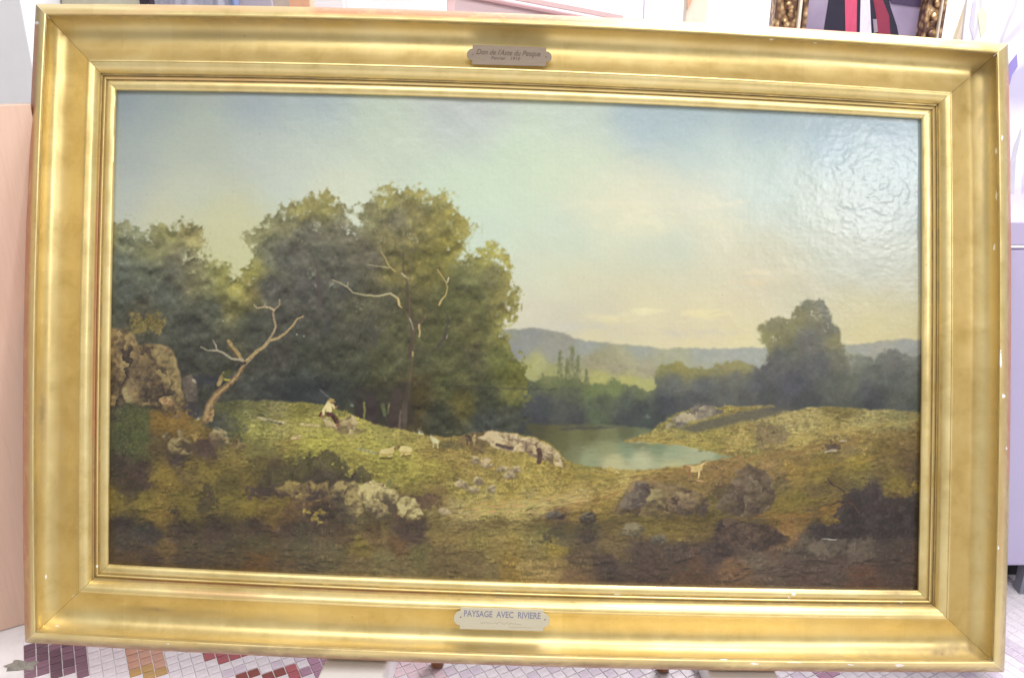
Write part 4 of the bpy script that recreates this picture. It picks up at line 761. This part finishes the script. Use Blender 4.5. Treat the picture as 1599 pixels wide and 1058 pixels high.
nv = NXC*NYC; idx = np.arange(nv).reshape(NYC, NXC)
quads = np.stack([idx[1:, :-1], idx[1:, 1:], idx[:-1, 1:], idx[:-1, :-1]], -1).reshape(-1, 4).astype(np.int32); nq = len(quads)
me = bpy.data.meshes.new('canvas'); me.vertices.add(nv); me.vertices.foreach_set('co', P3.ravel().astype(np.float32))
me.loops.add(nq*4); me.loops.foreach_set('vertex_index', quads.ravel()); me.polygons.add(nq); me.polygons.foreach_set('loop_start', np.arange(0, nq*4, 4, dtype=np.int32))
me.polygons.foreach_set('use_smooth', np.ones(nq, dtype=bool)); me.update(calc_edges=True); me.validate()
lc = col/255.0; lc = np.where(lc <= .04045, lc/12.92, ((lc+.055)/1.055)**2.4)*PAINT_GAIN
ca_ = me.color_attributes.new('pigment', 'FLOAT_COLOR', 'POINT'); ca_.data.foreach_set('color', np.concatenate([lc.reshape(-1, 3), np.ones((nv, 1))], 1).ravel().astype(np.float32))
m_can, t, b = nt('varnished_oil_paint')
at = nd(t, 'ShaderNodeAttribute', _attribute_name='pigment')
v = coords(t); gn = noise(t, 900, 3, .6, v)
wv1 = nd(t, 'ShaderNodeTexWave', Scale=190, Distortion=1.2, Detail=1); wv2 = nd(t, 'ShaderNodeTexWave', _bands_direction='Y', Scale=190, Distortion=1.2, Detail=1)
t.links.new(v, wv1.inputs[0]); t.links.new(v, wv2.inputs[0])
weave = mth(t, 'ADD', mth(t, 'MULTIPLY', wv1.outputs['Fac'], .5), mth(t, 'MULTIPLY', wv2.outputs['Fac'], .5))
cc = mixc(t, 1.0, at.outputs['Color'], ramp(t, mth(t, 'ADD', mth(t, 'MULTIPLY', gn, .7), mth(t, 'MULTIPLY', weave, .3)), [(.25, (.90,)*3), (.75, (1.07,)*3)]), 'MULTIPLY')
t.links.new(cc, b.inputs['Base Color']); b.inputs['Roughness'].default_value = .27; b.inputs['Specular IOR Level'].default_value = .5
bump(t, b, mth(t, 'ADD', mth(t, 'MULTIPLY', weave, .4), mth(t, 'MULTIPLY', gn, .6)), .12, .0006)
canvas = link('canvas', me, m_can, PIC)
bk = link('light_stop_board', prism('light_stop_board', [tuple(pl(*fpt(k_, 0.0, .10))[:2]) for k_ in (3, 2, 1, 0)], -.0215, -.012), simple('light_stop_wood', lin((120, 96, 70)), .8, .2, 20, (1, 12, 1)), PIC)  # unseen board added to stop light leaking through the mitre joints

# the two title plates
def plate(pts_, z_in, z_out, mat, name='nameplate'):
    me = prism(name, [(pl(x, y, 0).x, pl(x, y, 0).y) for x, y in pts_], 0, .0012, .0003)
    o = link(name, me, mat, PIC); o.location.z = z_in; return o
def ears(tl, tr, br, bl, ez, el):
    """rectangle with a rounded ear at each end"""
    P = [tl, tr]
    for (a, b_, sgn) in ((tr, br, 1), (bl, tl, -1)):
        a = Vector(a); b_ = Vector(b_); n = Vector((sgn, 0.03*sgn)); q0 = a.lerp(b_, ez); q1 = a.lerp(b_, 1-ez)
        if sgn < 0: P += [tuple(br), tuple(bl)] if len(P) < 20 and tuple(bl) not in P else []
        P.append(tuple(q0))
        for k in range(1, 10):
            u = k/10.; P.append(tuple(q0.lerp(q1, .5-.5*math.cos(u*math.pi))+n*el*math.sin(u*math.pi)))
        P.append(tuple(q1))
    out = []
    for p in P:
        if not out or (Vector(p)-Vector(out[-1])).length > .2: out.append(p)
    return out
m_brass = simple('dull_brass', lin((128, 112, 96)), .55, .08, 60, (1, 8, 1), .1); m_tin = simple('pale_brass', lin((200, 192, 168)), .45, .05, 60, (1, 8, 1), .3)
m_eng = simple('engraved_dark', lin((78, 62, 54)), .7, .1, 60); m_blue = simple('engraved_blue_grey', lin((128, 126, 142)), .6, .08, 60); m_faint = simple('engraved_faint', lin((160, 150, 124)), .6, .05, 60); m_pin = simple('pin_head', lin((70, 60, 52)), .4, .1, 90, metal=.7)
p1 = plate(ears((740, 80.3), (852.3, 84.6), (852, 113.5), (739, 110.6), .2, 8.4), .0250, .02, m_brass); p1['label'] = 'dull brown plate at the top with faint slanted script'
p2 = plate(ears((721.5, 938), (848.8, 941.8), (847.2, 974.6), (719.8, 971.2), .17, 9.6), .0245, .02, m_tin); p2['label'] = 'pale plate at the bottom lettered in capitals'
def text(body, x, y, size_px, ang, mat, parent, width_px=None, shear=0.0, bold=0.0):
    cu = bpy.data.curves.new('lettering', 'FONT'); cu.body = body; cu.size = size_px*D/F*1.38; cu.shear = shear; cu.offset = bold; cu.align_x = 'CENTER'; cu.align_y = 'CENTER'; cu.extrude = .00012; cu.resolution_u = 3
    o = bpy.data.objects.new('lettering', cu); C.objects.link(o)
    bpy.context.view_layer.update()
    me = bpy.data.meshes.new_from_object(o.evaluated_get(bpy.context.evaluated_depsgraph_get())); me.name = 'lettering'
    bpy.data.objects.remove(o)
    xs = [q.co.x for q in me.vertices]; kx = (width_px*D/F/(max(xs)-min(xs))) if width_px else 1
    for q in me.vertices: q.co.x *= kx
    me.materials.clear(); o = link('lettering', me, mat, parent); q = pl(x, y, 0); o.location = (q.x, q.y, .00128); o.rotation_euler.z = ang; return o
text('PAYSAGE  AVEC  RIVIERE', 785, 949.6, 9.6, -.034, m_blue, p2, 117, 0, .0002)
text("Don de l'Aste du Pesque", 794, 93.3, 8.2, -.036, m_eng, p1, 98, .35)
text('Fevrier   1910', 790, 101.6, 5.0, -.03, m_eng, p1, 44, .2)
def scribble(pts_, wpx, mat, parent):
    bm = bmesh.new(); q = [pl(x, y, 0) for x, y in pts_]; h = wpx*D/F/2
    for a, b_ in zip(q, q[1:]):
        d_ = (b_-a); d_.z = 0
        if d_.length < 1e-6: continue
        n = Vector((-d_.y, d_.x, 0)).normalized()*h
        bm.faces.new([bm.verts.new((p.x, p.y, .00126)) for p in (a-n, b_-n, b_+n, a+n)])
    return link('lettering', mesh('lettering', bm), mat, parent)
rw = random.Random(8)
scribble([(752+i*1.9, 961.6+i*.06+rw.uniform(-1.9, 1.9)) for i in range(34)], .6, m_faint, p2)
scribble([(795+i*1.9, 968+i*.06+rw.uniform(-1.0, 1.0)) for i in range(20)], .4, m_faint, p2)
for pp, xy in ((p2, (721.8, 952.8)), (p2, (850.2, 956.8)), (p1, (740, 95.3)), (p1, (852, 99.2))):
    bm = bmesh.new(); bmesh.ops.create_cone(bm, cap_ends=True, segments=10, radius1=.0009, radius2=.0006, depth=.0008)
    o = link('pin', mesh('pin', bm), m_pin, pp); q = pl(*xy, 0); o.location = (q.x, q.y, .0014)

# ================================================================ what holds the picture up
m_white = simple('white_gloss_paint', lin((249, 249, 249)), .4, .015, 20)
zb = (POSE @ pl(548, 1030, 0)).z; p = POSE @ pl(548, 1030, .02)
bl = link('support_block', boxmesh('support_block', -.042, .042, -.42, .16, 0, zb-.006, bev=.003), m_white); bl.location = (on_wall(548, 1030, p.y).x, p.y, 0); bl.rotation_euler.z = R(-6)
tag(bl, 'white painted wooden block under the left part of the gilt frame', 'block', 'white blocks under the frame')
zb2 = (POSE @ pl(1170, 1046, 0)).z; p = POSE @ pl(1170, 1046, .02)
bl2 = link('support_block', boxmesh('support_block', -.045, .045, -.42, .16, 0, zb2-.006, bev=.003), m_white); bl2.location = (on_wall(1170, 1046, p.y).x, p.y, 0); bl2.rotation_euler.z = R(4)
tag(bl2, 'white painted wooden block under the right part of the gilt frame', 'block', 'white blocks under the frame')
m_peg = simple('brown_turned_wood', lin((140, 92, 62)), .5, .2, 40, (4, 4, 1))
for (x, y, lab) in ((683, 1046, 'short brown wooden peg under the frame beside the left white block'), (1037, 1053, 'short brown wooden peg under the frame beside the right white block')):
    bm = bmesh.new(); bmesh.ops.create_cone(bm, cap_ends=True, segments=24, radius1=.0088, radius2=.0094, depth=.045)
    o = link('wooden_peg', mesh('wooden_peg', bm, True), m_peg); q = on_floor(x, y); o.location = (q.x, q.y+.009, .0225+.003); tag(o, lab, 'peg', 'wooden pegs under the frame')

# ================================================================ things behind the picture
m_ply = simple('birch_plywood', lin((218, 184, 164)), .55, .06, 18, (14, 14, .8))
a = on_floor(0, 986); b2 = on_floor(38, 975); ang = math.atan2(b2.y-a.y, b2.x-a.x)
o = link('plywood_board', boxmesh('plywood_board', -.45, .17, 0, .018, 0, .757, bev=.001), m_ply); o.location = (a.x, a.y, 0.001); o.rotation_euler.z = ang
tag(o, 'pinkish plywood board standing on the floor at the left edge, behind the frame', 'board')
def slab(name, label, cat, x0, x1, Y, z0, z1, th, mat, ytop=20, lean=0.0, bev=.002):
    """an upright board seen between two places of the photograph at distance Y"""
    X0 = on_wall(x0, ytop, Y).x; X1 = on_wall(x1, ytop, Y).x
    o = link(name, boxmesh(name, 0, X1-X0, 0, th, 0, z1-z0, bev=bev), mat); o.location = (X0, Y, z0); o.rotation_euler.x = lean
    return tag(o, label, cat), (X0, X1)
m_pillar = simple('pillar_plaster', lin((224, 225, 228)), .85, .05, 14)
slab('white_pillar', 'white plastered pillar at the left edge above the plywood board', 'pillar', -260, 47, 1.75, 0, 2.4, .25, m_pillar, 80)
# a stretched canvas with olive ground, tacks along its dark edge
m_olive, t, b = nt('olive_underpainting'); v = coords(t, (1, 1, .5)); n1 = noise(t, 6, 4, .6, v); t.links.new(ramp(t, n1, [(.3, lin((150, 140, 112))), (.5, lin((176, 172, 152))), (.7, lin((196, 192, 176)))]), b.inputs['Base Color'])
o, (x0, x1) = slab('stretched_canvas', 'olive toned canvas with a dark tacked edge behind the frame, upper left', 'canvas', 99, 222, 1.9, 0, 1.25, .02, m_olive)
ed = link('tacking_edge', boxmesh('tacking_edge', x1-x0, x1-x0+.021, -.004, .022, 0, 1.25), simple('dark_edge_cloth', lin((44, 34, 46)), .7, .1, 60), o)
for k in range(46):
    bm = bmesh.new(); bmesh.ops.create_uvsphere(bm, u_segments=8, v_segments=5, radius=.0022); tk = link('tack', mesh('tack', bm), m_tin, o) if k == 0 else link('tack', tk.data, None, o)
    tk.location = (x1-x0+.0175, -.0045, .02+k*.0265)
# sheets of pale paper / film
m_paper = simple('pale_film', lin((214, 214, 226)), .35, .06, 8); m_blueedge = simple('blue_card', lin((120, 136, 176)), .5, .06, 30)
bm = bmesh.new(); n_ = 26
X0 = on_wall(238, 20, 2.0).x; X1 = on_wall(364, 20, 2.0).x
gv = [[bm.verts.new((X0+(X1-X0)*i/n_, 2.0+.012*math.sin(i*.55+j*.35)+.010*math.sin(i*1.3-j*.8), j*.06)) for j in range(20)] for i in range(n_+1)]
for i in range(n_):
    for j in range(19): bm.faces.new((gv[i][j], gv[i+1][j], gv[i+1][j+1], gv[i][j+1]))
r = bmesh.ops.solidify(bm, geom=bm.faces[:], thickness=.002)
o = link('film_sheet', mesh('film_sheet', bm, True, 60), m_paper); tag(o, 'crumpled pale film hanging behind the frame beside the olive canvas', 'sheet')
slab('card_folder', 'thin blue edged card standing between pale film and grey panel', 'card', 363, 369, 1.99, 0, 1.15, .03, m_blueedge)
slab('grey_panel', 'lilac grey panel standing behind the frame left of the orange post', 'panel', 371, 427, 2.05, 0, 1.2, .02, simple('lilac_grey_paint', lin((186, 180, 190)), .5, .06, 10))
# a glass jar on its shelf: the blurred grey brown thing with a glint
slab('brown_panel', 'grey brown mottled panel beside the orange wooden post', 'panel', 428, 454, 2.06, 0, 1.2, .02, simple('mottled_grey_brown', lin((184, 170, 158)), .2, .2, 22))
m_post = simple('orange_pine', lin((222, 168, 136)), .5, .07, 16, (10, 10, .6)); m_cream = simple('cream_paint', lin((226, 216, 196)), .5, .05, 14, (6, 6, .6)); m_pinkwood = simple('pink_primed_wood', lin((226, 196, 196)), .5, .05, 14, (6, 6, .6))
slab('wooden_post', 'orange pine post standing upright behind the frame, left of centre', 'post', 453, 486, 1.8, 0, 1.4, .04, m_post, lean=0)
m_blank = simple('primed_canvas', lin((238, 236, 238)), .8, .02, 50)
for (xa, xb, Y_, lab) in ((489, 538, 2.2, 'narrow blank white canvas beside the orange pine post'), (541, 697, 2.25, 'wide blank white canvas leaning in the middle of the back row'), (1006, 1046, 2.3, 'small pale lilac canvas right of the slanting pink board')):
    slab('blank_canvas', lab, 'canvas', xa, xb, Y_, 0, 1.35, .022, m_blank if xb < 1000 else simple('lilac_primed', lin((226, 220, 230)), .8, .03, 40))
o, (x0, x1) = slab('easel_post', 'pink primed easel post with a cross bar behind the frame, near the middle', 'post', 698, 722, 1.9, 0, 1.5, .03, m_pinkwood)
link('cross_bar', boxmesh('cross_bar', -.002, x1-x0+.002, -.012, 0, .925, .932), m_pinkwood, o)
slab('easel_post', 'cream painted post standing right beside the pink easel post', 'post', 723, 746, 1.92, 0, 1.5, .03, m_cream)
# slanting pink board: an old frame lying tilted
A = on_wall(764, -16, 1.75); B = on_wall(975, 24, 1.75)
an = math.atan2(B.z-A.z, B.x-A.x); L_ = math.hypot(B.x-A.x, B.z-A.z)
o = empty('tilted_frame', (A.x, 1.75, A.z)); o.rotation_euler.y = -an
tag(o, 'pink and cream old frame tilted to the right behind the gilt frame', 'frame')
link('rail', boxmesh('rail', -.06, L_, 0, .02, -.010, 0, bev=.001), m_pinkwood, o); link('rail', boxmesh('rail', -.06, L_, .004, .018, -.26, -.014), simple('pale_pink_panel', lin((232, 206, 210)), .5, .06, 12, (1, 1, 5)), o)
link('moulding', boxmesh('moulding', -.06, L_-.003, -.004, .002, -.021, -.017), simple('dull_pink_line', lin((200, 158, 160)), .5, .06, 20), o)
o = link('trestle_foot', boxmesh('trestle_foot', -.3, L_+.1, -.02, .04, 0, A.z-.30, bev=.004), m_white); o.location = (A.x, 1.76, 0); tag(o, 'white bench under the tilted pink frame, hidden behind the picture', 'bench')
o, (x0, x1) = slab('wooden_batten', 'cream batten with a small orange wedge, right of the pale lilac canvas', 'batten', 1071, 1105, 1.95, 0, 1.5, .03, m_cream)
wz0 = on_wall(1085, 16, 1.95).z
link('wedge', prism('wedge', [(0, 0), (.012, .03), (.012, .06), (-.006, .06)], 0, .01), m_post, o); o.children[-1].rotation_euler.x = R(90); o.children[-1].location = (.002, -.001, wz0)

# portrait in an ornate frame
PY = 2.0
def wx(x): return on_wall(x, 25, PY).x
por = empty('portrait', (wx(1338), PY, 0)); tag(por, 'standing portrait of a figure in dark robes with red stole, ornate gold frame', 'painting')
ox = por.location.x
m_pback, t, b = nt('portrait_ground'); v = coords(t); t.links.new(ramp(t, noise(t, 5, 4, .6, v), [(.3, lin((140, 126, 150))), (.7, lin((176, 164, 184)))]), b.inputs['Base Color']); b.inputs['Roughness'].default_value = .35
link('portrait_canvas', boxmesh('portrait_canvas', wx(1256)-ox, wx(1440)-ox, .012, .02, .1, 1.25), m_pback, por)
def robe(name, pts_, col, off):
    P = [(on_wall(x, y, PY).x-ox, on_wall(x, y, PY).z) for x, y in pts_]
    o = link(name, prism(name, P, 0, .0008), simple(name, lin(col), .4, .12, 40, (6, 1, 1)), por); o.rotation_euler.x = R(90); o.location.y = .0115-off; return o
robe('painted_robe', [(1302, -30), (1386, -30), (1394, 10), (1404, 40), (1414, 90), (1278, 90), (1290, 45)], (30, 27, 46), 0)
robe('painted_stole', [(1322, -30), (1342, -30), (1340, 90), (1324, 90)], (206, 80, 112), .0009); robe('painted_cloth', [(1348, -30), (1360, -30), (1366, 90), (1345, 90)], (222, 216, 228), .0009)
robe('painted_stole', [(1362, -30), (1378, -10), (1392, 25), (1396, 90), (1380, 90), (1372, 30)], (140, 46, 70), .0009); robe('painted_chain', [(1366, 30), (1372, 30), (1374, 50), (1368, 52)], (150, 140, 150), .0018)
robe('painted_shadow', [(1376, -30), (1446, -30), (1446, 12), (1420, 9), (1396, 6)], (66, 52, 80), .0005)
m_orn, t, b = nt('ornate_gilding'); v = coords(t); vn = nd(t, 'ShaderNodeTexVoronoi', Scale=70); t.links.new(v, vn.inputs[0]); n1 = noise(t, 60, 4, .6, v)
t.links.new(ramp(t, mth(t, 'ADD', mth(t, 'MULTIPLY', vn.outputs['Distance'], 1.2), mth(t, 'MULTIPLY', n1, .3)), [(.15, (.85, .68, .42)), (.5, (.55, .36, .16)), (.9, (.16, .09, .06))]), b.inputs['Base Color']); b.inputs['Metallic'].default_value = .6; b.inputs['Roughness'].default_value = .35
rr = random.Random(12)
for (xa, xb, sgn) in ((1206, 1257, 1), (1439, 1470, -1)):
    xa, xb = wx(xa)-ox, wx(xb)-ox; W_ = xb-xa
    fr_ = link('frame_stile', boxmesh('frame_stile', xa, xb, -.012, .02, .05, 1.3, bev=.002), m_orn, por)
    for (f0, f1, d_) in ((.0, .16, .018), (.70, .80, .02), (.84, 1.0, .014)):
        link('moulding', boxmesh('moulding', xa+W_*f0, xa+W_*f1, -.012-d_*.6, -.012, .052, 1.298, bev=.002), m_cream if f0 == .70 else m_orn, fr_)
    bm = bmesh.new()
    for k in range(64):
        zc = .07+k*.0192
        for q_ in range(2):
            r_ = bmesh.ops.create_icosphere(bm, subdivisions=2, radius=rr.uniform(.006, .011)); c_ = Vector((xa+W_*rr.uniform(.22, .64), -.014, zc+rr.uniform(-.006, .006)))
            for v2 in r_['verts']: v2.co = Vector((v2.co.x, v2.co.y*.6, v2.co.z*rr.uniform(.8, 1.2)))+c_
    link('carved_ornament', mesh('carved_ornament', bm, True), m_orn, fr_)['kind'] = 'stuff'
link('frame_rail', boxmesh('frame_rail', wx(1206)-ox, wx(1470)-ox, -.011, .019, 0, .052), m_orn, por); link('frame_rail', boxmesh('frame_rail', wx(1206)-ox, wx(1470)-ox, -.011, .019, 1.298, 1.36), m_orn, por)

# slanting cream batten of a stretcher, the pale drawing, the lavender cabinet
A = on_wall(1514, -40, 1.6); B = on_wall(1508, 60, 1.6)
o = empty('leaning_batten', (on_wall(1490, 90, 1.6).x, 1.6, on_wall(1490, 90, 1.6).z)); q = on_wall(1531, -30, 1.6)-o.location; o.rotation_euler.y = math.atan2(q.x, q.z)
tag(o, 'thin cream batten leaning to the right between portrait and pale drawing', 'batten')
link('batten_board', boxmesh('batten_board', -.008, .014, 0, .012, -.98, .45, bev=.001), simple('cream_wood', lin((232, 218, 184)), .5, .05, 14, (6, 6, .6)), o); link('gilt_edge', boxmesh('gilt_edge', .0142, .0175, -.001, .011, -.98, .45), m_orn, o)
CX0, CY0, CZ = .673, 1.14, .605
cab = empty('filing_cabinet', (CX0, CY0, 0)); tag(cab, 'lavender grey metal cabinet at the right edge, under the pale drawing', 'cabinet')
m_lav = simple('lavender_enamel', lin((186, 178, 212)), .4, .03, 10); m_legm = simple('grey_leg_enamel', lin((128, 130, 142)), .4, .05, 20); m_dark = simple('gap_shade_paint', lin((40, 38, 44)), .7, .1, 20)
link('carcass', boxmesh('carcass', 0, .62, 0, .42, .056, CZ-.036, bev=.002), m_lav, cab)
link('drawer_front', boxmesh('drawer_front', .002, .618, -.003, .0, .06, CZ-.040, bev=.001), m_lav, cab); link('cabinet_top', boxmesh('cabinet_top', -.001, .622, -.004, .422, CZ-.033, CZ, bev=.002), m_lav, cab)
link('trim_strip', boxmesh('trim_strip', 0, .62, -.0045, .40, CZ-.0362, CZ-.0332), simple('white_trim', lin((240, 240, 244)), .4, .02, 20), cab)
lx = on_floor(1594, 930)
for (xx, yy) in ((lx.x-CX0, .0), (.6, .0), (.012, .38), (.6, .38)): link('leg', boxmesh('leg', xx-.0, xx+.018, yy+.002, yy+.02, 0, .056), m_legm, cab)
link('gap_shade_block', boxmesh('gap_shade_block', .03, .59, .05, .40, .004, .055), m_dark, cab)  # dark block put in for the shade under the cabinet
# pale unfinished drawing on a big sheet
dw = empty('drawing_board', (on_wall(1527, 30, 1.34).x, 1.34, CZ)); dw.rotation_euler.x = R(-6); tag(dw, 'large pale unfinished drawing with lilac and grey washes above the lavender cabinet', 'drawing')
m_dr, t, b = nt('washes_on_paper'); v = coords(t); wv = nd(t, 'ShaderNodeTexWave', Scale=5.5, Distortion=7, Detail=3); t.links.new(v, wv.inputs[0])
n1 = noise(t, 7, 3, .5, v, 1.2); n2 = noise(t, 5, 2, .5, coords(t, (1, 1, .7)), .5)
c_ = ramp(t, n1, [(.34, lin((196, 192, 216))), (.46, lin((236, 234, 238))), (.62, lin((240, 238, 236))), (.72, lin((222, 222, 196)))])
c_ = mixc(t, mth(t, 'MULTIPLY', ramp(t, wv.outputs['Fac'], [(.0, (1, 1, 1)), (.07, (0, 0, 0))]), .5), c_, lin((176, 172, 186)))
t.links.new(c_, b.inputs['Base Color']); b.inputs['Roughness'].default_value = .8
link('paper', boxmesh('paper', -.005, .62, 0, .006, 0, .75), m_dr, dw)
def wash(name, pts_, col, off):
    P = []
    for x, y in pts_:
        q = on_wall(x, y, 1.335); P.append((q.x-dw.location.x, q.z-CZ))
    o = link(name, prism(name, P, 0, .0006), simple(name, lin(col), .8, .14, 26, (1, 1, 3)), dw); o.rotation_euler.x = R(90); o.location.y = -.0002-off; return o
wash('violet_wash', [(1578, 130), (1584, 112), (1592, 98), (1604, 84), (1604, 104), (1594, 118), (1590, 132), (1580, 142)], (150, 138, 204), 0); wash('blue_wash', [(1575, 160), (1586, 156), (1582, 190), (1576, 206)], (196, 210, 226), 0)
wash('grey_wash', [(1577, 300), (1582, 262), (1590, 232), (1604, 200), (1604, 208), (1593, 246), (1587, 300), (1582, 335)], (206, 204, 212), 0); wash('yellow_wash', [(1545, 20), (1554, 8), (1560, 20), (1558, 44), (1548, 58)], (226, 228, 200), 0); wash('lilac_wash', [(1531, 40), (1538, 2), (1545, -6), (1540, 30), (1536, 62)], (208, 204, 226), 0)
